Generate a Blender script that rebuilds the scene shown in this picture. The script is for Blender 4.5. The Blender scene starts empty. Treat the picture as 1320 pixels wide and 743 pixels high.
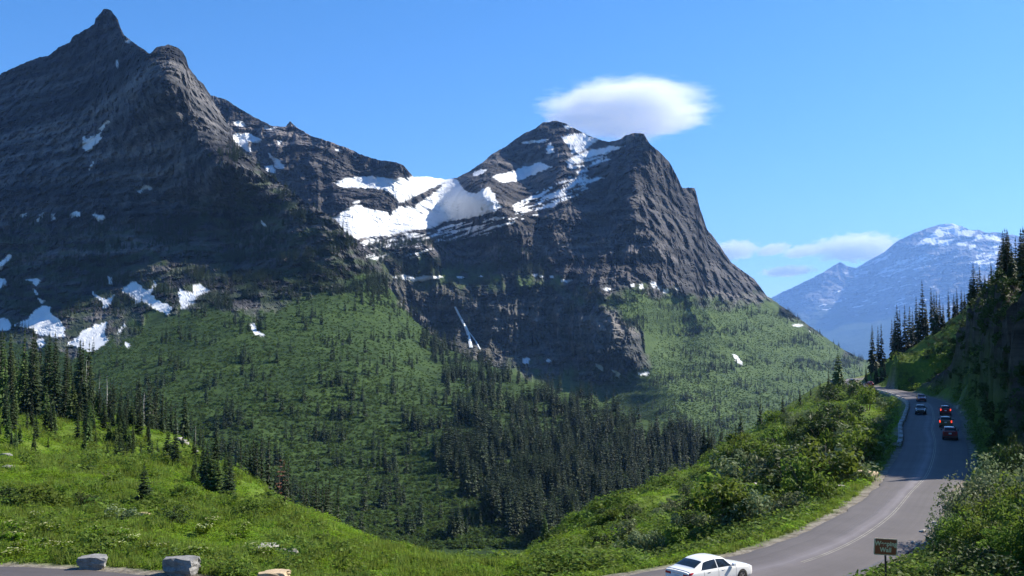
import bpy, bmesh, math, random
import numpy as np
from mathutils import Vector, Matrix, Euler

scene = bpy.context.scene
COL = scene.collection
R = math.radians
rng = np.random.default_rng(7)
random.seed(7)

# ------------------------------------------------------------------ camera
CAM_Z = 12.0
F = 1268.0                      # focal length in photograph pixels (1320 wide)
PITCH = math.atan(78.5 / F)
cam_d = bpy.data.cameras.new("camera")
cam_d.sensor_width = 36.0
cam_d.lens = 36.0 * F / 1320.0
cam_d.clip_start = 0.5
cam_d.clip_end = 90000.0
cam = bpy.data.objects.new("camera", cam_d)
cam.location = (0, 0, CAM_Z)
cam.rotation_euler = (R(90) + PITCH, 0, 0)
COL.objects.link(cam)
scene.camera = cam

# ------------------------------------------------------------------ world, sun, exposure
SUN_AZ = R(68)                  # clockwise from the view direction (+Y)
SUN_EL = R(40)
world = bpy.data.worlds.new("World")
scene.world = world
world.use_nodes = True
wn = world.node_tree
wn.nodes.clear()
w_out = wn.nodes.new("ShaderNodeOutputWorld")
w_bg = wn.nodes.new("ShaderNodeBackground")
w_sky = wn.nodes.new("ShaderNodeTexSky")
w_sky.sky_type = 'NISHITA'
w_sky.sun_disc = False
w_sky.sun_elevation = SUN_EL
w_sky.sun_rotation = SUN_AZ
w_sky.altitude = 1500.0
w_sky.air_density = 1.0
w_sky.dust_density = 0.9
w_sky.ozone_density = 5.0
w_bg.inputs[1].default_value = 0.088
w_sat = wn.nodes.new("ShaderNodeHueSaturation")
w_sat.inputs["Saturation"].default_value = 1.25
wn.links.new(w_sky.outputs[0], w_sat.inputs["Color"])
wn.links.new(w_sat.outputs[0], w_bg.inputs[0])
wn.links.new(w_bg.outputs[0], w_out.inputs[0])

sun_d = bpy.data.lights.new("sun", 'SUN')
sun_d.energy = 5.0
sun_d.angle = R(0.53)
sun_d.color = (1.0, 0.93, 0.80)
sun = bpy.data.objects.new("sun", sun_d)
sdir = Vector((math.sin(SUN_AZ) * math.cos(SUN_EL), math.cos(SUN_AZ) * math.cos(SUN_EL), math.sin(SUN_EL)))
sun.rotation_euler = sdir.to_track_quat('Z', 'Y').to_euler()
sun.location = (400, 100, 600)
COL.objects.link(sun)

scene.view_settings.view_transform = 'Standard'
scene.view_settings.look = 'None'
scene.view_settings.exposure = 1.1
scene.view_settings.gamma = 1.0
scene.cycles.use_denoising = True
scene.cycles.max_bounces = 14
scene.cycles.diffuse_bounces = 3
scene.cycles.transparent_max_bounces = 8
scene.cycles.volume_bounces = 14
scene.cycles.volume_max_steps = 256

# ------------------------------------------------------------------ haze
HAZE = 2.8e-5

# ------------------------------------------------------------------ numeric helpers
_perm = np.random.default_rng(3).permutation(256)
_perm = np.concatenate([_perm, _perm, _perm, _perm])
_grad = np.random.default_rng(5).normal(size=(256, 3))
_grad /= np.linalg.norm(_grad, axis=1)[:, None]

_perm = _perm.astype(np.int32); _grad = _grad.astype(np.float32)
def perlin(x, y, z):
    x, y, z = np.broadcast_arrays(np.asarray(x, np.float32), np.asarray(y, np.float32), np.asarray(z, np.float32))
    x0, y0, z0 = np.floor(x), np.floor(y), np.floor(z)
    xf, yf, zf = x - x0, y - y0, z - z0
    xi, yi, zi = x0.astype(np.int32) & 255, y0.astype(np.int32) & 255, z0.astype(np.int32) & 255
    f = lambda t: t * t * t * (t * (t * 6 - 15) + 10)
    u, v, w = f(xf), f(yf), f(zf)
    pa, pb = _perm[xi], _perm[xi + 1]
    aa, ab, ba, bb = _perm[pa + yi], _perm[pa + yi + 1], _perm[pb + yi], _perm[pb + yi + 1]
    gx_, gy_, gz_ = _grad[:, 0], _grad[:, 1], _grad[:, 2]
    def g(hh, i, j, k):
        h = _perm[hh + zi + k]
        return gx_[h] * (xf - i) + gy_[h] * (yf - j) + gz_[h] * (zf - k)
    def plane(k):
        p = g(aa, 0, 0, k); p = p + (g(ba, 1, 0, k) - p) * u
        q = g(ab, 0, 1, k); q = q + (g(bb, 1, 1, k) - q) * u
        return p + (q - p) * v
    p = plane(0)
    return (p + (plane(1) - p) * w) * np.float32(1.5)

def fbm(x, y, z, octv=4, gain=0.5):
    s, a = 0, 1.0
    for i in range(octv):
        s = s + a * perlin(x + i * 17.3, y + i * 5.1, z)
        x, y, z = x * 2.03, y * 2.03, z * 2.03
        a *= gain
    return s

def ridged(x, y, z, octv=4, gain=0.5):
    s, a, t = 0, 1.0, 0
    for i in range(octv):
        s = s + a * (1 - np.abs(perlin(x + i * 11.7, y, z)) * 2)
        t += a
        x, y, z = x * 2.1, y * 2.1, z * 2.1
        a *= gain
    return s / t

def sstep(a, b, x):
    t = np.clip((x - a) / (b - a), 0, 1)
    return t * t * (3 - 2 * t)

def in_poly(px, py, poly):
    poly = np.asarray(poly, float)
    inside = np.zeros(px.shape, bool)
    bx = (px >= poly[:, 0].min()) & (px <= poly[:, 0].max()) & (py >= poly[:, 1].min()) & (py <= poly[:, 1].max())
    X, Y = px[bx], py[bx]
    r = np.zeros(X.shape, bool)
    n = len(poly)
    for i in range(n):
        x0, y0 = poly[i]; x1, y1 = poly[(i + 1) % n]
        if y0 == y1: continue
        c = (Y > min(y0, y1)) & (Y <= max(y0, y1))
        r ^= c & (X < x0 + (Y - y0) * (x1 - x0) / (y1 - y0))
    inside[bx] = r
    return inside

cp, sp = math.cos(PITCH), math.sin(PITCH)
def sight(px, py):
    """bearing (x per y) and rise (z per y) of a picture point as seen by a surveyor standing at the lookout"""
    x = (np.asarray(px, float) - 660) / F
    y = (371.5 - np.asarray(py, float)) / F
    Y = cp - y * sp
    return x / Y, (sp + y * cp) / Y

def P(px, py, D):
    bx, rz = sight(px, py)
    return (float(bx * D), float(D), float(CAM_Z + rz * D))

class Rbf:
    def __init__(self, pts, val, c, lam=0.0):
        self.p = np.asarray(pts, float); self.c = c
        d = self._k(self.p, self.p) + lam * np.eye(len(self.p))
        n = len(self.p)
        A = np.zeros((n + 1, n + 1)); A[:n, :n] = d; A[:n, n] = 1; A[n, :n] = 1
        b = np.concatenate([np.asarray(val, float), [0]])
        self.w = np.linalg.solve(A, b)
    def _k(self, a, b):
        return -np.sqrt(((a[:, None, :] - b[None, :, :]) ** 2).sum(-1) + self.c ** 2)
    def __call__(self, q):
        q = np.asarray(q, float); out = np.empty(len(q))
        for i in range(0, len(q), 20000):
            out[i:i + 20000] = self._k(q[i:i + 20000], self.p) @ self.w[:-1] + self.w[-1]
        return out

# ------------------------------------------------------------------ object helpers
def tag(o, label=None, cat=None, group=None, kind=None):
    if label: o["label"] = label
    if cat: o["category"] = cat
    if group: o["group"] = group
    if kind: o["kind"] = kind
    return o

def empty(name, loc, rz=0.0, label=None, cat=None, group=None):
    o = bpy.data.objects.new(name, None)
    o.empty_display_size = 0.3
    o.location = loc; o.rotation_euler = (0, 0, rz)
    COL.objects.link(o)
    return tag(o, label, cat, group)

def link(name, mesh, parent=None, loc=None):
    o = bpy.data.objects.new(name, mesh)
    COL.objects.link(o)
    if parent: o.parent = parent
    if loc is not None: o.location = loc
    return o

def mesh_np(name, verts, faces, mat=None, smooth=False):
    """faces: (n,3) or (n,4) int array"""
    me = bpy.data.meshes.new(name)
    verts = np.asarray(verts, np.float32); faces = np.asarray(faces, np.int32)
    k = faces.shape[1]
    me.vertices.add(len(verts)); me.vertices.foreach_set("co", verts.ravel())
    me.loops.add(faces.size); me.loops.foreach_set("vertex_index", faces.ravel())
    me.polygons.add(len(faces))
    me.polygons.foreach_set("loop_start", np.arange(0, faces.size, k, dtype=np.int32))
    me.polygons.foreach_set("use_smooth", np.full(len(faces), smooth, bool))
    me.update(calc_edges=True)
    if mat: me.materials.append(mat)
    return me

def fattr(me, name, vals):
    a = me.attributes.new(name, 'FLOAT', 'POINT')
    a.data.foreach_set("value", np.asarray(vals, np.float32).ravel())

def grid_faces(nr, nc):
    i = np.arange(nr * nc).reshape(nr, nc)
    return np.stack([i[:-1, :-1], i[:-1, 1:], i[1:, 1:], i[1:, :-1]], -1).reshape(-1, 4)

class MB:
    """collects simple shapes into one mesh"""
    def __init__(self): self.v = []; self.f = []
    def add(self, verts, faces):
        b = len(self.v)
        self.v += [tuple(p) for p in verts]
        self.f += [tuple(b + i for i in q) for q in faces]
        return self
    def box(self, c, s, rot=None):
        x, y, z = s[0] / 2, s[1] / 2, s[2] / 2
        vs = [Vector((a, b, d)) for a in (-x, x) for b in (-y, y) for d in (-z, z)]
        if rot is not None: vs = [rot @ p for p in vs]
        vs = [p + Vector(c) for p in vs]
        return self.add(vs, [(0, 1, 3, 2), (4, 6, 7, 5), (0, 4, 5, 1), (2, 3, 7, 6), (0, 2, 6, 4), (1, 5, 7, 3)])
    def tube(self, pts, rad, n=6):
        pts = [Vector(p) for p in pts]
        rings = []
        for i, p in enumerate(pts):
            d = (pts[min(i + 1, len(pts) - 1)] - pts[max(i - 1, 0)]).normalized()
            a = d.orthogonal().normalized(); b = d.cross(a)
            r = rad[i] if hasattr(rad, '__len__') else rad
            rings.append([p + (a * math.cos(t) + b * math.sin(t)) * r for t in [2 * math.pi * k / n for k in range(n)]])
        vs = [q for r_ in rings for q in r_]
        fs = []
        for i in range(len(pts) - 1):
            for k in range(n):
                fs.append((i * n + k, i * n + (k + 1) % n, (i + 1) * n + (k + 1) % n, (i + 1) * n + k))
        fs.append(tuple(range(n))[::-1]); fs.append(tuple((len(pts) - 1) * n + k for k in range(n)))
        return self.add(vs, fs)
    def mesh(self, name, mat=None, smooth=False):
        me = bpy.data.meshes.new(name)
        me.from_pydata(self.v, [], self.f); me.update()
        if mat: me.materials.append(mat)
        if smooth:
            me.polygons.foreach_set("use_smooth", [True] * len(me.polygons))
        return me
    def build(self, name, mat, parent=None, smooth=False):
        return link(name, self.mesh(name, mat, smooth), parent)

# ------------------------------------------------------------------ materials
def new_mat(name):
    m = bpy.data.materials.new(name); m.use_nodes = True
    nt = m.node_tree
    b = nt.nodes["Principled BSDF"]
    return m, nt, b

def N(nt, t, **kw):
    n = nt.nodes.new(t)
    for k, v in kw.items():
        if k.startswith("i_"):
            n.inputs[int(k[2:])].default_value = v
        else:
            setattr(n, k, v)
    return n

def noise_node(nt, scale, detail=4, rough=0.55, vec=None, mapscale=None, coord="Object"):
    tc = N(nt, "ShaderNodeTexCoord")
    src = tc.outputs[coord]
    if mapscale:
        mp = N(nt, "ShaderNodeMapping"); mp.inputs["Scale"].default_value = mapscale
        nt.links.new(src, mp.inputs[0]); src = mp.outputs[0]
    n = N(nt, "ShaderNodeTexNoise")
    n.inputs["Scale"].default_value = scale
    n.inputs["Detail"].default_value = detail
    n.inputs["Roughness"].default_value = rough
    nt.links.new(src, n.inputs["Vector"])
    return n

def ramp(nt, fac, stops):
    r = N(nt, "ShaderNodeValToRGB")
    el = r.color_ramp.elements
    while len(el) < len(stops): el.new(0.5)
    for e, (p, c) in zip(el, stops):
        e.position = p; e.color = (*c, 1) if len(c) == 3 else c
    nt.links.new(fac, r.inputs[0])
    return r

def mix(nt, fac, a, b, mode='MIX'):
    m = N(nt, "ShaderNodeMix", data_type='RGBA', blend_type=mode)
    if isinstance(fac, (int, float)): m.inputs[0].default_value = fac
    else: nt.links.new(fac, m.inputs[0])
    for i, s in ((6, a), (7, b)):
        if isinstance(s, tuple): m.inputs[i].default_value = (*s, 1) if len(s) == 3 else s
        else: nt.links.new(s, m.inputs[i])
    return m.outputs[2]

def attr(nt, name):
    return N(nt, "ShaderNodeAttribute", attribute_name=name).outputs["Fac"]

def simple(name, col, rough=0.6, metal=0.0, var=0.0, scale=8.0, emit=None, coat=0.0):
    m, nt, b = new_mat(name)
    b.inputs["Roughness"].default_value = rough
    b.inputs["Metallic"].default_value = metal
    if coat: b.inputs["Coat Weight"].default_value = coat
    if var:
        n = noise_node(nt, scale)
        lo = tuple(max(0, c * (1 - var)) for c in col); hi = tuple(min(1, c * (1 + var)) for c in col)
        r = ramp(nt, n.outputs[0], [(0.3, lo), (0.7, hi)])
        nt.links.new(r.outputs[0], b.inputs["Base Color"])
    else:
        b.inputs["Base Color"].default_value = (*col, 1)
    if emit:
        b.inputs["Emission Color"].default_value = (*emit[0], 1); b.inputs["Emission Strength"].default_value = emit[1]
    return m

def leaf_mat(name, dark, light, transl=0.35, rough=0.55, per_obj=0.25, scale=3.0):
    """leaves: colour differs leaf by leaf and plant by plant; part of the light passes through"""
    m, nt, b = new_mat(name)
    oi = N(nt, "ShaderNodeObjectInfo")
    geo = N(nt, "ShaderNodeNewGeometry")
    c = ramp(nt, geo.outputs["Random Per Island"], [(0.0, dark), (1.0, light)])
    v = N(nt, "ShaderNodeMath", operation='MULTIPLY_ADD'); v.inputs[1].default_value = 2 * per_obj; v.inputs[2].default_value = 1 - per_obj
    nt.links.new(oi.outputs["Random"], v.inputs[0])
    hsv = N(nt, "ShaderNodeHueSaturation"); nt.links.new(c.outputs[0], hsv.inputs["Color"]); nt.links.new(v.outputs[0], hsv.inputs["Value"])
    h2 = N(nt, "ShaderNodeMath", operation='MULTIPLY_ADD'); h2.inputs[1].default_value = 0.03; h2.inputs[2].default_value = 0.485
    nt.links.new(oi.outputs["Random"], h2.inputs[0]); nt.links.new(h2.outputs[0], hsv.inputs["Hue"])
    nt.links.new(hsv.outputs[0], b.inputs["Base Color"])
    b.inputs["Roughness"].default_value = rough
    b.inputs["Specular IOR Level"].default_value = 0.12
    tr = N(nt, "ShaderNodeBsdfTranslucent"); nt.links.new(hsv.outputs[0], tr.inputs[0])
    ms = N(nt, "ShaderNodeMixShader"); ms.inputs[0].default_value = transl
    nt.links.new(b.outputs[0], ms.inputs[1]); nt.links.new(tr.outputs[0], ms.inputs[2])
    nt.links.new(ms.outputs[0], nt.nodes["Material Output"].inputs[0])
    return m

def mountain_mat(name, rock_lo, rock_hi, green_lo, green_hi, strata=0.022, ribmix=0.3):
    m, nt, b = new_mat(name)
    b.inputs["Roughness"].default_value = 0.9
    b.inputs["Specular IOR Level"].default_value = 0.1
    big = noise_node(nt, 0.006, 6, 0.6)
    lay = noise_node(nt, 1.0, 4, 0.6, mapscale=(0.0025, 0.0025, strata * 2))
    rib = noise_node(nt, 1.0, 5, 0.65, mapscale=(0.05, 0.05, 0.006))
    fin = noise_node(nt, 0.12, 4, 0.7)
    a1 = mix(nt, 0.62, big.outputs[0], lay.outputs[0]); a2 = mix(nt, ribmix, a1, rib.outputs[0]); a3 = mix(nt, 0.32, a2, fin.outputs[0])
    rk = ramp(nt, a3, [(0.41, rock_lo), (0.5, tuple((p + q) / 2 for p, q in zip(rock_lo, rock_hi))), (0.59, rock_hi)])
    lc = ramp(nt, lay.outputs[0], [(0.41, (0.58, 0.57, 0.58)), (0.5, (1, 1, 1)), (0.60, (1.32, 1.27, 1.22))])
    rock = mix(nt, 1.0, rk.outputs[0], lc.outputs[0], 'MULTIPLY')
    beds = noise_node(nt, 1.0, 3, 0.55, mapscale=(0.0009, 0.0009, strata * 0.55))
    bc = ramp(nt, beds.outputs[0], [(0.38, (0.45, 0.45, 0.47)), (0.47, (0.85, 0.85, 0.86)), (0.53, (1.0, 1.0, 1.0)), (0.62, (1.75, 1.70, 1.66))])
    rock = mix(nt, 1.0, rock, bc.outputs[0], 'MULTIPLY')
    g1 = noise_node(nt, 0.02, 6, 0.65); g2 = noise_node(nt, 0.17, 3, 0.7)
    gm = mix(nt, 0.5, g1.outputs[0], g2.outputs[0])
    gr = ramp(nt, gm, [(0.36, green_lo), (0.62, green_hi)])
    c = mix(nt, attr(nt, "veg"), rock, gr.outputs[0])
    sn = noise_node(nt, 0.01, 3)
    sc = ramp(nt, sn.outputs[0], [(0.35, (0.55, 0.57, 0.60)), (0.65, (0.70, 0.715, 0.73))])
    c = mix(nt, attr(nt, "snow"), c, sc.outputs[0])
    nt.links.new(c, b.inputs["Base Color"])
    return m

M = {}
M['left_rock'] = mountain_mat("mountain_rock_dark", (0.007, 0.0085, 0.011), (0.078, 0.078, 0.081), (0.015, 0.031, 0.009), (0.044, 0.076, 0.018))
M['mid_rock'] = mountain_mat("mountain_rock_grey", (0.010, 0.0115, 0.014), (0.092, 0.087, 0.088), (0.024, 0.046, 0.013), (0.068, 0.105, 0.028), ribmix=0.5)
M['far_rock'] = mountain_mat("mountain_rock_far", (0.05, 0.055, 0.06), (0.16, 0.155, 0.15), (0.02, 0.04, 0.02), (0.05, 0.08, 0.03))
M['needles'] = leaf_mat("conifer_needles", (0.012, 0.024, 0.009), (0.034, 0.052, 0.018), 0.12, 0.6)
M['needles_lit'] = leaf_mat("sunlit_conifer_needles", (0.035, 0.065, 0.015), (0.075, 0.115, 0.028), 0.25, 0.6)  # lighter copy of the needles, sunlight put into the colour
M['bark'] = simple("bark", (0.10, 0.08, 0.065), 0.9, var=0.4, scale=3)
M['dead'] = simple("weathered_dead_wood", (0.42, 0.39, 0.36), 0.85, var=0.3, scale=4)
M['rusty'] = leaf_mat("rusty_dead_needles", (0.10, 0.045, 0.025), (0.17, 0.08, 0.045), 0.15)
M['bush'] = leaf_mat("bush_leaves", (0.065, 0.11, 0.014), (0.165, 0.235, 0.038), 0.5)
M['silver'] = leaf_mat("silvery_willow_leaves", (0.10, 0.135, 0.055), (0.22, 0.26, 0.13), 0.3)
M['meadow'] = leaf_mat("meadow_leaves", (0.115, 0.205, 0.012), (0.225, 0.335, 0.028), 0.55)
M['grass'] = leaf_mat("grass_blades", (0.12, 0.185, 0.025), (0.23, 0.29, 0.06), 0.5)
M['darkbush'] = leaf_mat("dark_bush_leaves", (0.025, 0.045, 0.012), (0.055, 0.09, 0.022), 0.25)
M['alder'] = leaf_mat("alder_scrub_leaves", (0.048, 0.085, 0.018), (0.100, 0.150, 0.034), 0.5, per_obj=0.35)
M['flower'] = leaf_mat("cream_blossom", (0.30, 0.32, 0.13), (0.46, 0.47, 0.25), 0.3)
M['stem'] = simple("twig_bark", (0.12, 0.09, 0.06), 0.9)
M['white_paint'] = simple("white_car_paint", (0.80, 0.80, 0.80), 0.25, coat=0.6)
M['red_paint'] = simple("dark_red_car_paint", (0.25, 0.015, 0.015), 0.25, coat=0.6)
M['olive_paint'] = simple("olive_car_paint", (0.12, 0.08, 0.03), 0.3, coat=0.5)
M['black_paint'] = simple("black_car_paint", (0.02, 0.02, 0.024), 0.25, coat=0.6)
M['grey_paint'] = simple("grey_car_paint", (0.12, 0.13, 0.15), 0.25, coat=0.6)
M['glass'] = simple("tinted_glass", (0.012, 0.016, 0.02), 0.06)
M['tyre'] = simple("tyre_rubber", (0.018, 0.018, 0.018), 0.85)
M['rim'] = simple("alloy_rim", (0.55, 0.55, 0.57), 0.3, 0.9)
M['trim'] = simple("black_trim", (0.015, 0.015, 0.016), 0.5)
M['lamp_red'] = simple("tail_lamp_red", (0.45, 0.012, 0.012), 0.15)
M['lamp_on'] = simple("lit_brake_lamp", (0.6, 0.02, 0.01), 0.2, emit=((1.0, 0.06, 0.03), 0.9))
M['lamp_clear'] = simple("headlamp_lens", (0.75, 0.77, 0.8), 0.1)
M['plate'] = simple("number_plate", (0.55, 0.57, 0.6), 0.5)
M['chrome'] = simple("chrome", (0.7, 0.7, 0.72), 0.15, 1.0)
M['sign_brown'] = simple("brown_sign_paint", (0.42, 0.09, 0.03), 0.45, var=0.08, scale=3)
M['sign_tan'] = simple("tan_sign_border", (0.70, 0.50, 0.32), 0.5)
M['sign_letter'] = simple("cream_letters", (0.85, 0.68, 0.40), 0.5)
M['sign_post'] = simple("brown_post_steel", (0.06, 0.03, 0.025), 0.6, var=0.2)
M['water'] = simple("falling_water", (0.75, 0.80, 0.84), 0.35, var=0.1, scale=0.3)
M['seep'] = simple("water_film_on_rock", (0.20, 0.25, 0.30), 0.15, var=0.5, scale=1.5)

def rock_mat(name, lo, hi, scale=2.0):
    m, nt, b = new_mat(name)
    b.inputs["Roughness"].default_value = 0.9
    n1 = noise_node(nt, scale, 6, 0.65); n2 = noise_node(nt, scale * 7, 4, 0.7)
    c = mix(nt, 0.4, n1.outputs[0], n2.outputs[0])
    r = ramp(nt, c, [(0.36, lo), (0.62, hi)])
    nt.links.new(r.outputs[0], b.inputs["Base Color"])
    bp = N(nt, "ShaderNodeBump"); bp.inputs["Strength"].default_value = 0.6; bp.inputs["Distance"].default_value = 0.08
    nt.links.new(c, bp.inputs["Height"]); nt.links.new(bp.outputs[0], b.inputs["Normal"])
    return m
M['boulder'] = rock_mat("grey_boulder", (0.11, 0.108, 0.106), (0.27, 0.265, 0.26))
M['boulder_tan'] = rock_mat("tan_boulder", (0.34, 0.25, 0.15), (0.52, 0.40, 0.26))
M['stone'] = rock_mat("wall_stone", (0.22, 0.20, 0.19), (0.46, 0.43, 0.40), 1.2)
M['pale_rock'] = rock_mat("pale_rock", (0.20, 0.19, 0.17), (0.42, 0.40, 0.36), 1.0)

# ground of the near slopes
def ground_mat():
    m, nt, b = new_mat("ground_soil_and_turf")
    b.inputs["Roughness"].default_value = 0.95
    b.inputs["Specular IOR Level"].default_value = 0.1
    n1 = noise_node(nt, 0.09, 6, 0.6); n2 = noise_node(nt, 1.1, 5, 0.7)
    g = mix(nt, 0.5, n1.outputs[0], n2.outputs[0])
    gr = ramp(nt, g, [(0.34, (0.030, 0.052, 0.012)), (0.5, (0.085, 0.135, 0.018)), (0.64, (0.14, 0.185, 0.03))])
    soil = ramp(nt, n2.outputs[0], [(0.35, (0.10, 0.085, 0.065)), (0.65, (0.26, 0.235, 0.20))])
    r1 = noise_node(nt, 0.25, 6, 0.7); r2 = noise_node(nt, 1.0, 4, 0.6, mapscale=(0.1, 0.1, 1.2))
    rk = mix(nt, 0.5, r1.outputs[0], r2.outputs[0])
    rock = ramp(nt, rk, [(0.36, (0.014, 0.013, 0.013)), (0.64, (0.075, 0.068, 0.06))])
    c = mix(nt, attr(nt, "soil"), gr.outputs[0], soil.outputs[0])
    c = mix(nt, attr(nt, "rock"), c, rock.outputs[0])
    nt.links.new(c, b.inputs["Base Color"])
    bp = N(nt, "ShaderNodeBump"); bp.inputs["Strength"].default_value = 0.7; bp.inputs["Distance"].default_value = 0.3
    nt.links.new(n2.outputs[0], bp.inputs["Height"]); nt.links.new(bp.outputs[0], b.inputs["Normal"])
    return m
M['ground'] = ground_mat()

def road_mat():
    m, nt, b = new_mat("worn_asphalt")
    b.inputs["Roughness"].default_value = 0.8
    n1 = noise_node(nt, 0.25, 5, 0.6); n2 = noise_node(nt, 14.0, 3, 0.7)
    c = mix(nt, 0.35, n1.outputs[0], n2.outputs[0])
    base = ramp(nt, c, [(0.35, (0.062, 0.053, 0.054)), (0.65, (0.092, 0.080, 0.080))])
    uv = N(nt, "ShaderNodeUVMap"); uv.uv_map = "uv"
    sx = N(nt, "ShaderNodeSeparateXYZ"); nt.links.new(uv.outputs[0], sx.inputs[0])
    # wheel-polished bands along the lanes, broken up by noise
    st = noise_node(nt, 1.0, 4, 0.6, mapscale=(16, 0.012, 1), coord="UV")
    tr = ramp(nt, sx.outputs[0], [(0.0, (0.8, 0.8, 0.8)), (0.06, (1, 1, 1)), (0.22, (0.97, 0.97, 0.97)), (0.33, (1.15, 1.16, 1.2)), (0.42, (1.85, 1.92, 2.05)), (0.49, (1.3, 1.3, 1.33)), (0.60, (1.0, 1.0, 1.0)), (0.75, (0.94, 0.94, 0.94)), (0.97, (1, 1, 1))])
    c2 = mix(nt, 1.0, base.outputs[0], tr.outputs[0], 'MULTIPLY')
    sr = ramp(nt, st.outputs[0], [(0.35, (0.86, 0.86, 0.86)), (0.65, (1.12, 1.12, 1.12))])
    c3 = mix(nt, 1.0, c2, sr.outputs[0], 'MULTIPLY')
    nt.links.new(c3, b.inputs["Base Color"])
    bp = N(nt, "ShaderNodeBump"); bp.inputs["Strength"].default_value = 0.25; bp.inputs["Distance"].default_value = 0.02
    nt.links.new(n2.outputs[0], bp.inputs["Height"]); nt.links.new(bp.outputs[0], b.inputs["Normal"])
    return m
M['road'] = road_mat()
M['line'] = simple("faded_centre_line_paint", (0.21, 0.195, 0.16), 0.7, var=0.3, scale=1.0)
M['seal'] = simple("crack_sealant", (0.06, 0.055, 0.055), 0.6, var=0.3, scale=2.0)

# ------------------------------------------------------------------ mountains
def mountain(name, crest, base, ctrl, px0, px1, dpx, dpy, mat, veg_fn, snow_polys, stripe_polys=(), gully=30.0, strata=45.0, lump=5.0, crest_noise=1.2, c=60.0, seed=0.0, drop=0.75, blur=4, ledge=9.0, rib=0.7):
    px = np.arange(px0, px1 + dpx, dpx)
    cr = np.array(crest, float); ba = np.array(base, float)
    top = np.interp(px, cr[:, 0], cr[:, 1])
    top = top + crest_noise * (0.7 * fbm(px / 9.0, seed, 0.3, 3) + 0.6 * fbm(px / 3.3, seed, 2.3, 2))
    bot = np.interp(px, ba[:, 0], ba[:, 1])
    nr = int(np.max(bot - top) / dpy)
    t = np.linspace(0, 1, nr)
    PX = np.repeat(px[None, :], nr, 0)
    PY = top[None, :] + (bot - top)[None, :] * t[:, None]
    ct = np.array(ctrl, float)
    rb = Rbf(ct[:, :2], np.log(ct[:, 2]), c)
    st_ = 4.0
    qx = np.arange(px0 - 40, px1 + 44, st_); qy = np.arange(top.min() - 40, bot.max() + 44, st_)
    QX, QY = np.meshgrid(qx, qy)
    L = rb(np.stack([QX.ravel(), QY.ravel()], 1)).reshape(QX.shape)
    k = np.hanning(2 * blur + 1)[1:-1]; k /= k.sum()
    for ax in (0, 1):
        pad = [(0, 0), (0, 0)]; pad[ax] = (blur - 1, blur - 1)
        Lp = np.pad(L, pad, mode='edge')
        L = sum(k[i] * (Lp[i:i + L.shape[0]] if ax == 0 else Lp[:, i:i + L.shape[1]]) for i in range(len(k)))
    fx, fy = (PX - qx[0]) / st_, (PY - qy[0]) / st_
    ix, iy = np.clip(fx.astype(int), 0, len(qx) - 2), np.clip(fy.astype(int), 0, len(qy) - 2)
    fx, fy = (PX - qx[0]) / st_ - ix, (PY - qy[0]) / st_ - iy
    D = np.exp((L[iy, ix] * (1 - fx) + L[iy, ix + 1] * fx) * (1 - fy) + (L[iy + 1, ix] * (1 - fx) + L[iy + 1, ix + 1] * fx) * fy)
    bx, rz = sight(PX, PY)
    X, Y, Z = bx * D, D, CAM_Z + rz * D
    veg = veg_fn(PX, PY, X, Y, Z)
    rockw = 1 - veg
    snow = np.zeros(PX.shape)
    jx = PX + 2.2 * fbm(PX / 9, PY / 5, seed + 1, 3); jy = PY + 1.6 * fbm(PX / 8, PY / 6, seed + 7, 3)
    for pol in snow_polys:
        snow = np.maximum(snow, in_poly(jx, jy, pol) * 1.0)
    for pol, thr in stripe_polys:
        st = fbm(PX / 26, (PY + PX * 0.30) / 3.2, seed + 3, 4)
        snow = np.maximum(snow, in_poly(jx, jy, pol) * (st > thr))
    soft = snow.copy()
    for ax in (0, 1):
        soft = sum(np.roll(soft, q, ax) for q in (-2, -1, 0, 1, 2)) / 5
    s = ct[:, 2].mean() / 1500.0
    # gullies and buttresses running down the faces, ledges along the strata, lumps on the green slopes
    wx = PX * (ct[:, 2].mean() / F); wx = wx + 25 * s * fbm(wx / (120 * s), Z / (120 * s), seed, 3)
    g = ridged(wx / (150 * s) + seed, Z / (700 * s), seed * .37, 5, 0.55) - 0.5
    g2 = ridged(wx / (42 * s) + seed, Z / (190 * s), seed * .71, 4, 0.6) - 0.5
    zz = Z / (strata * s) + 0.5 * fbm(X / (300 * s), Y / (300 * s), seed + 4, 3)
    saw = (zz - np.floor(zz)); saw = np.where(saw < 0.72, saw / 0.72, (1 - saw) / 0.28) - 0.5
    zz2 = Z / (strata * 0.31 * s) + 0.6 * fbm(X / (160 * s), Y / (200 * s), seed + 9, 3)
    saw2 = (zz2 - np.floor(zz2)) - 0.5
    f = fbm(X / (16 * s), Z / (9 * s), Y / (16 * s), 4, 0.6)
    blk = np.floor(4 * perlin(X / (30 * s), Z / (20 * s), Y / (30 * s)) + 0.8 * perlin(X / (9 * s), Z / (9 * s), 3.3)) / 4
    d = rockw * s * (24 * blk + gully * g * 1.5 + gully * rib * g2 + ledge * saw + 0.4 * ledge * saw2 + 8.0 * f)
    h = ridged(X / (90 * s), Y / (90 * s), seed, 4, 0.6) - 0.5
    zt = Z / (11 * s) + 0.8 * fbm(X / (130 * s), Y / (130 * s), seed + 2, 3)
    ter = np.abs((zt - np.floor(zt)) - 0.5)
    d = d + veg * s * (lump * (4.0 * h + 1.8 * fbm(X / (25 * s), Y / (25 * s), Z / (25 * s), 4, 0.6)) + 9 * ter * sstep(-0.1, 0.4, fbm(X / (160 * s), Y / (160 * s), seed + 6, 2)) + 46 * (ridged(X / (260 * s), Y / (420 * s), seed + 8, 3) - 0.5))
    d = d * (1 - 0.65 * soft)
    D2 = D - d
    X, Y, Z = bx * D2, D2, CAM_Z + rz * D2
    # far side of the mountain
    bX, bY, bZ = [], [], []
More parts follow.
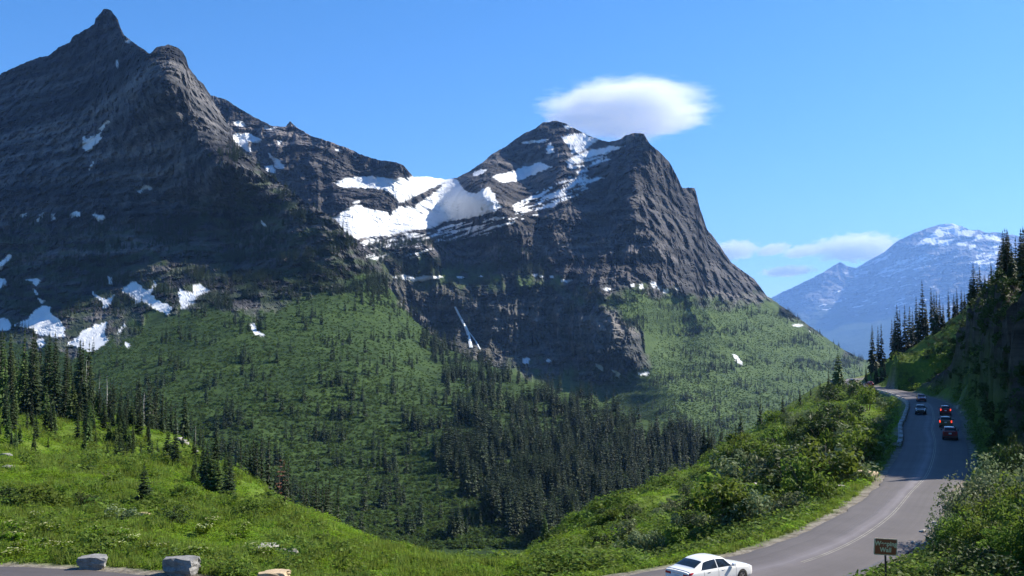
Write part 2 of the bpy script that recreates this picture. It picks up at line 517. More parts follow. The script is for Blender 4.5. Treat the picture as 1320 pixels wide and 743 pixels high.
    for k in (9, 7, 5, 3, 2, 1):
        q = k * k * 7.0 * min(s, 6.0)
        bX.append(X[0] * (1 + q / Y[0])); bY.append(Y[0] + q); bZ.append(np.maximum(Z[0] - q * drop, -900.0))
    nb = len(bX)
    VX = np.concatenate([np.array(bX), X]); VY = np.concatenate([np.array(bY), Y]); VZ = np.concatenate([np.array(bZ), Z])
    me = mesh_np(name, np.stack([VX, VY, VZ], -1).reshape(-1, 3), grid_faces(nr + nb, len(px)), mat)
    pad = np.zeros((nb, len(px)))
    fattr(me, "snow", np.concatenate([pad, snow])); fattr(me, "veg", np.concatenate([pad + veg[0], veg]))
    o = tag(link(name, me), kind="structure")
    return o, dict(PX=PX, PY=PY, X=X, Y=Y, Z=Z, veg=veg, snow=snow)

def bumps(px, py, line, soft=10.0, amp=10.0, seed=0.0):
    """1 below a line of picture heights, 0 above, with a ragged edge"""
    l = np.array(line, float)
    yy = np.interp(px, l[:, 0], l[:, 1]) + amp * fbm(px / 28, py / 28, seed, 4, 0.6)
    return sstep(-soft, soft, py - yy)

# ---- left mountain
crest1 = [(-120, 165), (-60, 130), (0, 97), (6, 92), (12, 90), (35, 80), (49, 75), (62, 72), (75, 62), (90, 55), (93, 48), (103, 42), (113, 37), (122, 31), (123, 24), (130, 17), (133, 12), (138, 11), (143, 13), (148, 20), (153, 27), (154, 34), (160, 45), (167, 51), (175, 57), (187, 65), (193, 70), (200, 63), (208, 59), (218, 57), (228, 61), (236, 68), (240, 75), (243, 87), (250, 95), (255, 103), (261, 107), (267, 117), (275, 130), (283, 143), (292, 157), (297, 167), (302, 187), (320, 201), (333, 214), (350, 228), (367, 240), (393, 261), (415, 272), (433, 284), (450, 306), (470, 330), (483, 350), (503, 372), (533, 412), (573, 445), (600, 460), (640, 474), (700, 499), (770, 518), (840, 545), (900, 566), (1000, 608)]
base1 = [(-120, 640), (0, 700), (200, 740), (700, 740), (1000, 700)]
ctrl1 = [(-120, 560, 780), (-120, 430, 1350), (-120, 300, 1750), (-120, 165, 2150),
         (0, 700, 470), (0, 560, 720), (0, 480, 1000), (0, 430, 1250), (0, 400, 1400), (0, 330, 1600), (0, 250, 1750), (0, 150, 1950), (0, 97, 2080),
         (150, 640, 560), (150, 560, 690), (150, 500, 810), (150, 450, 990), (150, 400, 1230), (150, 300, 1480), (150, 200, 1640), (140, 60, 1820), (138, 12, 1860),
         (300, 640, 560), (300, 560, 680), (300, 500, 800), (300, 450, 930), (300, 420, 1030), (300, 390, 1150), (300, 350, 1300), (300, 250, 1430), (300, 190, 1450),
         (243, 93, 1530), (243, 143, 1480), (267, 173, 1470), (230, 60, 1640), (262, 107, 1690), (285, 143, 1710), (298, 167, 1690), (275, 150, 1580), (245, 250, 1510), (220, 350, 1320),
         (333, 213, 1440), (393, 258, 1370), (450, 300, 1330), (483, 343, 1330), (533, 412, 1280), (573, 445, 1250), (600, 460, 1200), (640, 474, 1120), (700, 497, 1000), (770, 516, 930), (840, 542, 880), (900, 562, 840), (1000, 605, 800),
         (400, 420, 1050), (400, 350, 1230), (350, 300, 1370), (450, 400, 1150), (400, 500, 800), (500, 450, 1020), (500, 520, 800), (600, 520, 850), (600, 600, 650), (700, 560, 780), (700, 640, 600), (800, 580, 760),
         (400, 600, 640), (500, 640, 580), (200, 700, 440), (400, 700, 450), (600, 690, 500), (700, 720, 480), (850, 600, 740), (900, 620, 720), (1000, 680, 650)]
snow1 = [[(112, 196), (106, 190), (107, 174), (111, 180), (120, 175), (129, 172), (131, 178), (118, 193)], [(127, 167), (137, 155), (140, 158), (130, 169)],
         [(114, 219), (120, 207), (122, 209), (116, 220)], [(178, 246), (185, 240), (197, 240), (196, 246), (186, 244), (180, 250)], [(89, 277), (98, 272), (105, 274), (103, 279), (93, 281)],
         [(119, 276), (134, 278), (136, 281), (127, 285)], [(66, 276), (71, 276), (71, 283), (67, 284)], [(47, 285), (56, 273), (58, 275), (51, 286)], [(26, 278), (34, 275), (34, 279), (27, 281)],
         [(335, 283), (344, 290), (343, 293), (336, 288)], [(-40, 352), (0, 338), (14, 327), (15, 331), (4, 345), (-30, 365)], [(-10, 359), (7, 360), (8, 370), (-10, 373)],
         [(32, 361), (50, 359), (52, 364), (46, 368), (42, 364)], [(139, 357), (144, 358), (144, 367), (140, 366)], [(42, 372), (47, 374), (49, 380), (45, 380)], [(49, 385), (58, 388), (56, 392), (50, 390)],
         [(157, 376), (165, 366), (174, 362), (180, 368), (190, 375), (195, 372), (199, 361), (201, 370), (195, 378), (198, 384), (206, 389), (215, 393), (224, 396), (216, 405), (205, 401), (195, 397), (190, 391), (185, 389), (175, 392), (168, 382)],
         [(229, 381), (232, 372), (240, 377), (250, 378), (249, 369), (258, 367), (271, 375), (262, 378), (255, 382), (250, 390), (243, 397), (234, 398)],
         [(117, 376), (130, 384), (138, 387), (148, 379), (148, 385), (138, 397), (134, 397), (130, 388)], [(-30, 405), (10, 412), (16, 420), (12, 426), (-30, 426)],
         [(15, 419), (35, 412), (45, 400), (55, 394), (64, 396), (66, 405), (76, 412), (84, 424), (82, 435), (72, 436), (60, 432), (50, 433), (42, 425)],
         [(86, 444), (100, 435), (105, 428), (120, 420), (138, 415), (134, 430), (140, 438), (125, 452), (115, 454), (100, 447)], [(151, 431), (160, 416), (162, 420), (155, 432)], [(48, 438), (56, 436), (57, 448), (50, 449)],
         [(160, 440), (168, 444), (166, 448), (160, 446)], [(321, 420), (326, 417), (333, 427), (342, 432), (337, 435), (328, 431)], [(150, 78), (153, 78), (152, 86), (149, 88)], [(160, 52), (168, 51), (167, 55), (161, 55)]]
def veg1(px, py, x, y, z):
    v = bumps(px, py, [(-120, 440), (0, 440), (90, 452), (150, 432), (190, 405), (260, 398), (330, 408), (380, 385), (440, 368), (483, 352), (520, 390), (1000, 600)], 7, 16, 1.0)
    ledge = bumps(px, py, [(-120, 330), (0, 300), (200, 300), (300, 240), (333, 222), (450, 310), (500, 370)], 12, 14, 2.0) * 0.55 * sstep(-0.2, 0.3, fbm(px / 30, py / 9, 5.0, 4))
    return np.maximum(v, ledge)
m1, G1 = mountain("mountain_left", crest1, base1, ctrl1, -120, 1000, 1.6, 1.6, M['left_rock'], veg1, snow1, gully=33, seed=1.0, lump=1.3, ledge=15.0, crest_noise=1.6)

# ---- middle mountain with its snowy saddle and left ridge
crest2 = [(220, 110), (250, 118), (273, 123), (290, 128), (310, 141), (330, 152), (352, 163), (368, 164), (374, 156), (381, 163), (400, 175), (425, 183), (445, 190), (470, 201), (490, 207), (505, 208), (520, 213), (528, 222), (533, 228), (545, 228), (560, 229), (575, 232), (590, 229), (605, 221), (620, 211), (637, 197), (655, 187), (670, 175), (690, 166), (700, 158), (716, 156), (730, 160), (745, 168), (757, 174), (775, 181), (785, 183), (798, 181), (806, 175), (818, 171), (830, 173), (838, 186), (848, 194), (862, 208), (872, 226), (879, 242), (896, 243), (902, 268), (911, 295), (923, 310), (942, 338), (958, 350), (972, 360), (989, 382), (1010, 396), (1030, 411), (1060, 432), (1085, 450), (1110, 462), (1150, 475), (1230, 490)]
base2 = [(220, 340), (480, 400), (560, 480), (700, 560), (900, 620), (1100, 590), (1230, 590)]
ctrl2 = [(220, 110, 2750), (275, 123, 2700), (330, 152, 2650), (370, 160, 2600), (440, 190, 2550), (520, 213, 2500), (530, 225, 2560), (275, 250, 2400), (330, 200, 2450), (330, 300, 2200), (400, 220, 2380), (430, 238, 2350), (480, 233, 2450), (550, 231, 2800), (575, 232, 2950), (540, 243, 2600), (450, 257, 2260), (500, 262, 2310), (400, 270, 2250),
         (440, 290, 2080), (480, 302, 2120), (520, 288, 2330), (470, 315, 1950), (600, 229, 2720), (600, 270, 2420), (640, 280, 2130), (560, 290, 2420), (577, 243, 2720), (640, 245, 2300), (580, 260, 2560), (540, 320, 2020),
         (716, 156, 3000), (690, 200, 2850), (660, 232, 2680), (640, 200, 2980), (740, 190, 2760), (757, 175, 2850),
         (820, 171, 2380), (790, 183, 2560), (760, 230, 2420), (720, 260, 2270), (700, 290, 2190), (650, 310, 2120), (822, 220, 2250), (822, 280, 2120), (825, 360, 1990), (740, 330, 2080), (770, 280, 2210), (650, 360, 2060), (560, 350, 2040), (530, 350, 2000),
         (872, 224, 2580), (881, 245, 2620), (897, 244, 2680), (903, 270, 2690), (942, 339, 2750), (989, 381, 2800), (880, 300, 2380), (930, 360, 2520), (880, 370, 2190),
         (560, 370, 2020), (650, 376, 2010), (740, 378, 1965), (830, 385, 1930), (560, 430, 1960), (650, 450, 1930), (740, 460, 1850), (820, 470, 1790), (820, 490, 1790), (760, 490, 1780), (700, 490, 1740), (700, 520, 1600), (850, 440, 2000), (900, 420, 2180), (950, 420, 2350), (1000, 430, 2500), (1060, 440, 2700), (1110, 462, 2900), (900, 480, 1900), (1000, 490, 2100), (850, 520, 1600), (900, 540, 1550), (1000, 540, 1700), (1060, 500, 2200), (1100, 520, 2200), (900, 590, 1300), (1150, 520, 2500), (1230, 490, 3100), (1230, 580, 2200), (560, 470, 1650), (700, 545, 1500), (480, 400, 1700)]
def blob(x, y, a, b, rot=0.0, n=8):
    return [(x + a * math.cos(t) * math.cos(rot) - b * math.sin(t) * math.sin(rot), y + a * math.cos(t) * math.sin(rot) + b * math.sin(t) * math.cos(rot)) for t in [2 * math.pi * i / n for i in range(n)]]
snow2 = [[(430, 236), (450, 229), (480, 227), (505, 231), (530, 228), (560, 227), (578, 233), (566, 240), (548, 247), (530, 256), (514, 262), (509, 254), (495, 245), (470, 243), (450, 242), (438, 241)],
         [(588, 230), (600, 247), (613, 250), (630, 240), (636, 249), (641, 260), (649, 267), (633, 274), (613, 280), (573, 286), (560, 294), (540, 297), (510, 295), (499, 284), (513, 267), (533, 267), (557, 250), (573, 236), (576, 230)],
         [(424, 283), (440, 274), (460, 264), (477, 270), (500, 274), (505, 286), (512, 295), (535, 297), (510, 302), (483, 305), (460, 308), (440, 297)],
         [(609, 224), (620, 217), (628, 219), (620, 225), (612, 228)], [(633, 228), (653, 223), (677, 215), (697, 209), (711, 215), (693, 223), (667, 234), (647, 236)],
         [(723, 177), (747, 171), (771, 180), (754, 194), (737, 199), (733, 189)], [(727, 160), (741, 164), (729, 167)], [(704, 198), (709, 183), (716, 197)],
         [(666, 184), (690, 181), (712, 179), (700, 184), (680, 186)], [(729, 208), (745, 199), (767, 192), (808, 187), (785, 197), (756, 204), (742, 210), (733, 217)],
         [(505, 358), (523, 354), (535, 358), (547, 356), (573, 356), (560, 360), (540, 363), (520, 361)], [(300, 158), (312, 155), (317, 163), (305, 163)], [(339, 162), (356, 164), (350, 168), (341, 166)],
         [(300, 173), (320, 172), (338, 180), (334, 185), (318, 182), (325, 196), (316, 194), (303, 182)], [(341, 214), (352, 213), (356, 224), (344, 222)], [(345, 197), (360, 206), (367, 217), (357, 218)], [(354, 180), (362, 184), (360, 187)], [(430, 192), (440, 194), (436, 196)], [(455, 200), (462, 203), (457, 204)], [(455, 262), (462, 258), (465, 261)]]
for b_ in [(690, 355, 3, 2), (698, 356, 3, 2), (731, 362, 7, 1.5), (712, 357, 2.5, 1.5), (783, 373, 5, 2), (827, 370, 3, 4), (843, 367, 4, 4), (850, 371, 3, 2.5), (858, 375, 4, 3), (872, 372, 4, 2), (678, 465, 5, 4.5), (707, 465, 4, 2.5), (860, 374, 3, 2), (620, 357, 3, 1.5), (593, 358, 4, 1.5), (815, 368, 3, 2)]:
    snow2.append(blob(*b_))
snow2 += [blob(773, 473, 7, 2.5, 0.7), blob(795, 482, 6, 3, 0.9), blob(830, 482, 8, 2.5, -0.1), blob(951, 464, 9, 3, 0.85)]
stripe2 = [([(660, 264), (700, 245), (747, 222), (778, 230), (745, 251), (710, 268), (690, 278), (665, 278)], -0.02), ([(462, 310), (520, 301), (580, 299), (650, 290), (640, 300), (540, 318), (480, 322), (465, 318)], 0.12), ([(560, 294), (640, 280), (680, 282), (620, 300), (570, 305)], 0.1),
           ([(728, 214), (778, 200), (790, 205), (748, 224)], 0.1), ([(1000, 382), (1010, 390), (1050, 430), (1020, 420)], 0.45), ([(460, 330), (560, 320), (540, 333), (470, 336)], 0.2)]
def veg2(px, py, x, y, z):
    v = bumps(px, py, [(220, 400), (470, 345), (520, 338), (640, 345), (700, 362), (740, 374), (790, 378), (872, 378), (930, 392), (985, 392), (1010, 397), (1100, 455), (1230, 480)], 12, 20, 3.0)
    cliff = bumps(px, py, [(220, 330), (480, 345), (520, 362), (700, 368), (800, 400), (830, 440), (900, 700), (1230, 900)], 12, 22, 4.0) * (1 - bumps(px, py, [(220, 480), (650, 478), (740, 480), (800, 488), (850, 470), (1230, 470)], 12, 22, 5.0))
    return v * (1 - 0.9 * cliff)
m2, G2 = mountain("mountain_middle", crest2, base2, ctrl2, 220, 1230, 1.6, 1.5, M['mid_rock'], veg2, snow2, stripe2, gully=36, seed=5.0, lump=1.1, strata=30, ledge=3.5, rib=1.25)

# ---- far mountains
crest4 = [(880, 440), (940, 408), (985, 388), (1010, 376), (1030, 367), (1050, 357), (1065, 349), (1075, 342), (1083, 338), (1092, 343), (1103, 346), (1120, 336), (1140, 325), (1155, 312), (1180, 300), (1200, 293), (1213, 289), (1226, 288), (1240, 292), (1252, 297), (1262, 296), (1270, 300), (1290, 300), (1310, 304), (1360, 318), (1450, 350)]
base4 = [(880, 500), (1450, 500)]
ctrl4 = [(880, 440, 12500), (1000, 381, 12300), (1083, 338, 12000), (1103, 346, 12300), (1140, 325, 11500), (1220, 288, 11200), (1300, 301, 10800), (1450, 350, 11000), (1100, 400, 10800), (1030, 420, 11000), (1180, 370, 10100), (1215, 360, 9800), (1250, 330, 9900), (1290, 350, 9500), (1240, 400, 8800), (1150, 420, 9400), (950, 450, 10500), (1100, 480, 8500), (1300, 480, 8000), (880, 500, 8500), (1450, 500, 8000)]
snow4 = [[(1170, 322), (1200, 303), (1213, 290), (1230, 287), (1245, 295), (1260, 297), (1250, 305), (1225, 302), (1212, 306), (1195, 315)], [(1262, 301), (1280, 303), (1300, 309), (1298, 313), (1270, 307), (1250, 312), (1258, 305)], [(1231, 314), (1248, 312), (1245, 317), (1234, 317)], [(1248, 316), (1258, 314), (1256, 320), (1250, 322)], [(1200, 310), (1232, 308), (1222, 316), (1202, 315)],
         [(1124, 337), (1150, 326), (1143, 334), (1128, 340)], [(1102, 350), (1122, 349), (1118, 354), (1104, 353)]]
stripe4 = [([(1130, 350), (1165, 335), (1205, 330), (1195, 342), (1160, 350), (1140, 358)], 0.05), ([(1258, 325), (1300, 325), (1300, 345), (1260, 345)], 0.05), ([(1100, 340), (1300, 310), (1300, 400), (1050, 400)], 0.52)]
ctrl4 = [(a, b, d * 2.2) for a, b, d in ctrl4]
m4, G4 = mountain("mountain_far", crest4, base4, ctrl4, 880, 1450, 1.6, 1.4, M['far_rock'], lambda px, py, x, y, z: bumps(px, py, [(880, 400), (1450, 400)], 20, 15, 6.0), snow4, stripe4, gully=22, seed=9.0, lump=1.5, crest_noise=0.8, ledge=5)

# waterfall on the cliff of the middle mountain
def surface_point(G, px, py, fwd=0.0):
    k = np.argmin((G['PX'] - px) ** 2 + (G['PY'] - py) ** 2)
    p = np.array([G['X'].flat[k], G['Y'].flat[k], G['Z'].flat[k]])
    return p * (1 - fwd / p[1]) + np.array([0, 0, CAM_Z * fwd / p[1]])
wf = MB()
for line, wid in ([[(586, 396), (591, 405), (597, 417), (602, 428), (605, 440), (608, 448)], 3.4], [[(600, 424), (607, 432), (613, 441), (618, 450)], 2.0], [[(594, 411), (600, 421), (604, 430)], 2.0]):
    vs = []; fs = []
    for i, (a, b_) in enumerate(line):
        p = surface_point(G2, a, b_, 9)
        w_ = wid * (0.6 + 0.5 * i / len(line))
        vs += [(p[0] - w_, p[1] + 2, p[2]), (p[0], p[1] - 1.5, p[2]), (p[0] + w_, p[1] + 2, p[2])]
        if i: fs += [(3 * i - 3, 3 * i - 2, 3 * i + 1, 3 * i), (3 * i - 2, 3 * i - 1, 3 * i + 2, 3 * i + 1)]
    wf.add(vs, fs)
tag(wf.build("waterfall", M['water']), "thin white waterfall dropping down the dark cliff below the snowy saddle", "waterfall")

# ------------------------------------------------------------------ road layout
LR = [((-130, 70), (-130, 52)), ((-90, 62), (-90, 46)), ((-60, 57), (-60, 41)), ((-28.8, 55.3), (-28, 40)), ((-16, 51.8), (-14, 39.5)), ((-8, 49.2), (-4, 40.2)), ((-1, 49), (4, 42)), ((4.5, 52), (11, 46)), ((12.9, 58), (17.5, 52)), ((18.2, 64), (23.4, 59)),
      ((24.2, 73), (29.5, 69)), ((30.3, 83.6), (36, 82)), ((37.3, 98), (44, 96)), ((49.3, 125), (56, 122)), ((60, 152), (67.5, 149)), ((69, 173), (77, 170)), ((87, 217), (94.5, 214)), ((97, 250), (104.5, 248)), ((104, 280), (111.5, 279)), ((110, 317), (117.5, 316)), ((114, 345), (121.5, 343)), ((122, 375), (129, 371)), ((138, 402), (144, 396))]
def spline(pts, per=12):
    p = np.array(pts, float); n = len(p)
    q = np.vstack([2 * p[0] - p[1], p, 2 * p[-1] - p[-2]])
    out = []
    for i in range(n - 1):
        a, b, c, d = q[i], q[i + 1], q[i + 2], q[i + 3]
        for t in np.arange(per) / per:
            out.append(0.5 * ((2 * b) + (-a + c) * t + (2 * a - 5 * b + 4 * c - d) * t * t + (-a + 3 * b - 3 * c + d) * t ** 3))
    out.append(p[-1])
    return np.array(out)
RL = spline([a for a, b in LR]); RR = spline([b for a, b in LR]); RC = (RL + RR) / 2
RHW = np.linalg.norm(RL - RR, axis=1) / 2
def seg_dist(x, y, line):
    best = np.full(x.shape, 1e9); idx = np.zeros(x.shape, int); side = np.zeros(x.shape)
    for i in range(len(line) - 1):
        a, b = line[i], line[i + 1]; ab = b - a
        t = np.clip(((x - a[0]) * ab[0] + (y - a[1]) * ab[1]) / (ab @ ab), 0, 1)
        d = np.hypot(x - a[0] - t * ab[0], y - a[1] - t * ab[1])
        s = np.sign((x - a[0]) * ab[1] - (y - a[1]) * ab[0])
        m = d < best
        best[m] = d[m]; idx[m] = i; side[m] = s[m]
    return best, idx, side      # side +1: right of the direction of travel
def road_out(x, y):
    """metres outside the road (negative on it), station index, side"""
    x = np.asarray(x, float); y = np.asarray(y, float)
    d, i, s = seg_dist(x.ravel(), y.ravel(), RC[::2])
    return (d - RHW[np.minimum(i * 2 + 1, len(RHW) - 1)]).reshape(x.shape), (RC[::2][i, 1]).reshape(x.shape), s.reshape(x.shape)

# ------------------------------------------------------------------ near ground
tc = []
for k in range(0, len(RC), 6): tc += [(*RC[k], 0), (*RL[k], 0), (*RR[k], 0)]
brk_left = [(-2.8, 60, -2.3), (-13.3, 80, -2.5), (-28.6, 110, -3.4), (-48, 150, -3.2), (-80, 200, -1.8), (-123, 260, .7), (-166, 320, 2)]
tc += brk_left
tc += [(-40, 62, .1), (-60, 66, .4), (-12, 56, -.8), (-20, 66, -.7), (2, 57, -2.2), (-24, 90, -1.6), (-35, 75, .2), (-60, 80, 1), (-60, 100, 1), (-45, 105, -.2), (-90, 120, 2), (-85, 160, 1), (-140, 180, 4), (-140, 240, 3), (-200, 300, 5), (-220, 200, 12), (-160, 110, 8)]
tc += [(-4, 85, -9), (-12, 110, -18), (-28, 145, -26), (-20, 200, -48), (-60, 190, -18), (-95, 240, -16), (-140, 300, -14), (-100, 320, -60), (-180, 370, -12), (-220, 430, -40), (-300, 520, -60), (-50, 400, -90), (50, 480, -95), (0, 620, -120), (200, 720, -120), (-300, 700, -110), (300, 900, -130), (-600, 700, -60), (0, 1000, -140)]
brk_right = [P(690, 714, 88), P(760, 662, 120), P(850, 620, 165), P(960, 563, 230), P(1040, 518, 310), P(1083, 494, 380)]
tc += brk_right
tc += [(-14, 135, -27), (2, 182, -30), (30, 250, -30), (66, 328, -27), (103, 400, -24), (140, 480, -40), (220, 560, -40), (110, 600, -100), (3.3, 70, -3)]
tc += [(18, 84, -3.6), (14, 70, -2.6), (26, 110, -5.5), (40, 150, -5.8), (60, 200, -5.4), (84, 270, -3.4), (105, 330, -1.5)]
tc += [(18, 47, .3), (30, 58, 1.6), (36, 68, 1.4), (45, 60, 4), (60, 62, 8), (47, 84, 1.6), (60, 85, 7), (80, 80, 15), (120, 80, 30), (200, 80, 60), (120, 0, 36), (60, 0, 17), (0, 0, 10.4), (30, 20, 7.5), (14, 36, .6), (-10, 33, .4), (-40, 33, .6), (-60, 36, 1.0), (-40, 15, 6), (-80, 0, 16), (0, 18, 5.5), (0, -60, 22), (-150, 20, 20), (150, -60, 50)]
tc += [(60, 108, 4), (72, 110, 9), (80, 150, 12), (95, 190, 13), (110, 230, 12), P(1150, 478, 300), P(1190, 445, 330), P(1230, 415, 330), P(1265, 395, 320), P(1300, 365, 320), P(1320, 335, 340), P(1150, 470, 360), P(1120, 485, 345), (250, 360, 78), (260, 200, 75), (130, 200, 28), (105, 150, 25), (150, 130, 40), (95, 125, 19), (180, 420, 18), (230, 470, 30), (160, 420, 8), (400, 400, 110), (400, 100, 120), (320, 600, 40), (600, 800, 60)]
_tc = np.array(tc)
_, keep = np.unique(np.round(_tc[:, :2] / 1.5), axis=0, return_index=True)
_tc = _tc[np.sort(keep)]
terr = Rbf(_tc[:, :2] / 100, _tc[:, 2], 0.06, 0.0)

def ground_z(x, y, full=False):
    x = np.asarray(x, float); y = np.asarray(y, float); sh = x.shape
    xr, yr = x.ravel(), y.ravel()
    z = terr(np.stack([xr, yr], 1) / 100)
    d, ys, s = road_out(xr, yr)
    rough = sstep(1.0, 8, d)
    z = z + rough * (0.9 * fbm(xr / 14, yr / 14, 1.0, 3) + 0.28 * fbm(xr / 3.5, yr / 3.5, 2.0, 3))
    # rock wall cut along the uphill side of the road
    ch = 21.0 * sstep(86, 118, ys) * (1 - 0.75 * sstep(205, 262, ys)) * (1 - sstep(262, 300, ys))
    ch = ch * (0.9 + 0.35 * fbm(xr / 11, yr / 11, 5.0, 3))
    setb = 1.3 + 1.2 * (0.5 + fbm(xr / 6, yr / 6, 7.0, 3))
    up = sstep(0, 2.8, d - setb)
    low = (s > 0) & (d < 60)
    want = ch * up + 0.55 * np.maximum(d - setb - 3.0, 0)
    cw = sstep(86, 104, ys) * (1 - sstep(255, 300, ys)) * (1 - sstep(20, 34, d))
    z = np.where(low, z * (1 - cw) + np.maximum(z, want) * cw, z)
    # steep fill below the outer edge of the far road
    fill = (s < 0) * sstep(120, 150, ys) * (1 - sstep(310, 335, ys)) * np.exp(-((d - 4.5) / 3.0) ** 2)
    z = z - 2.4 * fill
    k = sstep(0.2, 2.6, d)
    z = z * k + (-0.06) * (1 - k)
    if full:
        return z.reshape(sh), d.reshape(sh), ys.reshape(sh), s.reshape(sh), (cw * low * up * (1 - sstep(6, 14, d))).reshape(sh)
    return z.reshape(sh)

az = np.concatenate([np.arange(-75, -33, 1.0), np.arange(-33, 33.001, 0.078), np.arange(34, 76, 1.0)])
rr = [3.0]
while rr[-1] < 1150:
    q = rr[-1]
    rr.append(q * (1.06 if q < 40 else 1.0105 if q < 330 else 1.03))
rr = np.array(rr)
AZ, RRR = np.meshgrid(np.radians(az), rr)
gx, gy = RRR * np.sin(AZ), RRR * np.cos(AZ)
gz, gd, gys, gs, gcw = ground_z(gx, gy, True)
# ledges and cracks pushed into the rock wall
wob = gcw * 1.1 * (ridged(gx / 5, gy / 5, gz / 2.2, 4, 0.6) - 0.5)
gx2 = gx - wob * 0.9
me = mesh_np("ground", np.stack([gx2, gy, gz], -1).reshape(-1, 3), grid_faces(*gx.shape)[:, ::-1], M['ground'])
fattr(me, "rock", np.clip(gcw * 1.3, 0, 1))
soil = np.clip((1 - sstep(0.3, 1.8 + 1.2 * fbm(gx / 3, gy / 3, 3.0, 3), gd)) + 0.0, 0, 1)
fattr(me, "soil", soil)
tag(link("ground", me), kind="structure")

# ------------------------------------------------------------------ road
rn = len(RL); nx = 17
ff = np.linspace(0, 1, nx)
ragged = 0.25 * fbm(np.arange(rn) / 2.5, 0.5, 0.5, 3)
left = RL + (RL - RR) / np.linalg.norm(RL - RR, axis=1)[:, None] * ragged[:, None]
rv = left[:, None, :] * (1 - ff)[None, :, None] + RR[:, None, :] * ff[None, :, None]
camber = 0.06 * (1 - (2 * ff - 1) ** 2)
rz_ = np.broadcast_to(camber, (rn, nx))
me = mesh_np("road", np.concatenate([rv, rz_[..., None]], -1).reshape(-1, 3), grid_faces(rn, nx), M['road'], True)
uvl = me.uv_layers.new(name="uv")
cum = np.concatenate([[0], np.cumsum(np.linalg.norm(np.diff(RC, axis=0), axis=1))])
uvv = np.stack([np.broadcast_to(ff, (rn, nx)), np.broadcast_to(cum[:, None], (rn, nx))], -1).reshape(-1, 2)
li = np.empty(len(me.loops), np.int32); me.loops.foreach_get("vertex_index", li)
uvl.data.foreach_set("uv", uvv[li].astype(np.float32).ravel())
tag(link("road", me), kind="structure")

def road_strip(name, f0, f1, k0, k1, mat, lift=0.006, wav=0.0):
    ks = np.arange(k0, k1)
    w = wav * fbm(ks / 3.0, 2.2, f0 * 9, 3)
    def pt(f): return RL[ks] * (1 - f)[:, None] + RR[ks] * f[:, None]
    a, b = pt(f0 + w), pt(f1 + w)
    zz = lambda f: 0.06 * (1 - (2 * f - 1) ** 2) + lift
    v = np.stack([np.column_stack([a, zz(f0 + w)]), np.column_stack([b, zz(f1 + w)])], 1).reshape(-1, 3)
    o = link(name, mesh_np(name, v, grid_faces(len(ks), 2), mat))
    return tag(o, kind="structure")
def yi(y): return int(np.argmin(np.abs(RC[84:, 1] - y))) + 84
road_strip("road_marking", 0.489, 0.498, yi(56), yi(330), M['line'])
road_strip("road_marking", 0.514, 0.523, yi(56), yi(330), M['line'])
road_strip("road_crack", 0.925, 0.945, yi(50), yi(60), M['seal'], 0.006, 0.03)
road_strip("road_crack", 0.33, 0.336, yi(62), yi(110), M['seal'], 0.006, 0.02)

# ------------------------------------------------------------------ air
def haze_box():
    lo, hi = np.array([-36000, -900, -1200.0]), np.array([36000, 38000, 3600.0])
    mb = MB().box(tuple((lo + hi) / 2), tuple(hi - lo))
    m = bpy.data.materials.new("haze_air"); m.use_nodes = True
    nt = m.node_tree; nt.nodes.clear()
    out = N(nt, "ShaderNodeOutputMaterial"); v = N(nt, "ShaderNodeVolumePrincipled")
    v.inputs["Color"].default_value = (0.25, 0.49, 1.0, 1)
    v.inputs["Density"].default_value = HAZE
    v.inputs["Anisotropy"].default_value = 0.2
    nt.links.new(v.outputs[0], out.inputs["Volume"])
    tag(mb.build("haze", m), kind="stuff")
haze_box()

# ------------------------------------------------------------------ plant meshes
def leaf_quads(cen, nrm, ln, wd, rg):
    """diamond leaves: cen (n,3), nrm (n,3)"""
    n = len(cen)
    nrm = nrm / (np.linalg.norm(nrm, axis=1)[:, None] + 1e-9)
    t = rg.normal(size=(n, 3)); t -= (t * nrm).sum(1)[:, None] * nrm; t /= np.linalg.norm(t, axis=1)[:, None] + 1e-9
    b = np.cross(nrm, t)
    ln = np.asarray(ln).reshape(-1, 1) * np.ones((n, 1)); wd = np.asarray(wd).reshape(-1, 1) * np.ones((n, 1))
    v = np.stack([cen - t * ln * .5, cen + b * wd * .5 + nrm * wd * .12, cen + t * ln * .5, cen - b * wd * .5 + nrm * wd * .12], 1)
    return v.reshape(-1, 3), np.arange(4 * n).reshape(n, 4)

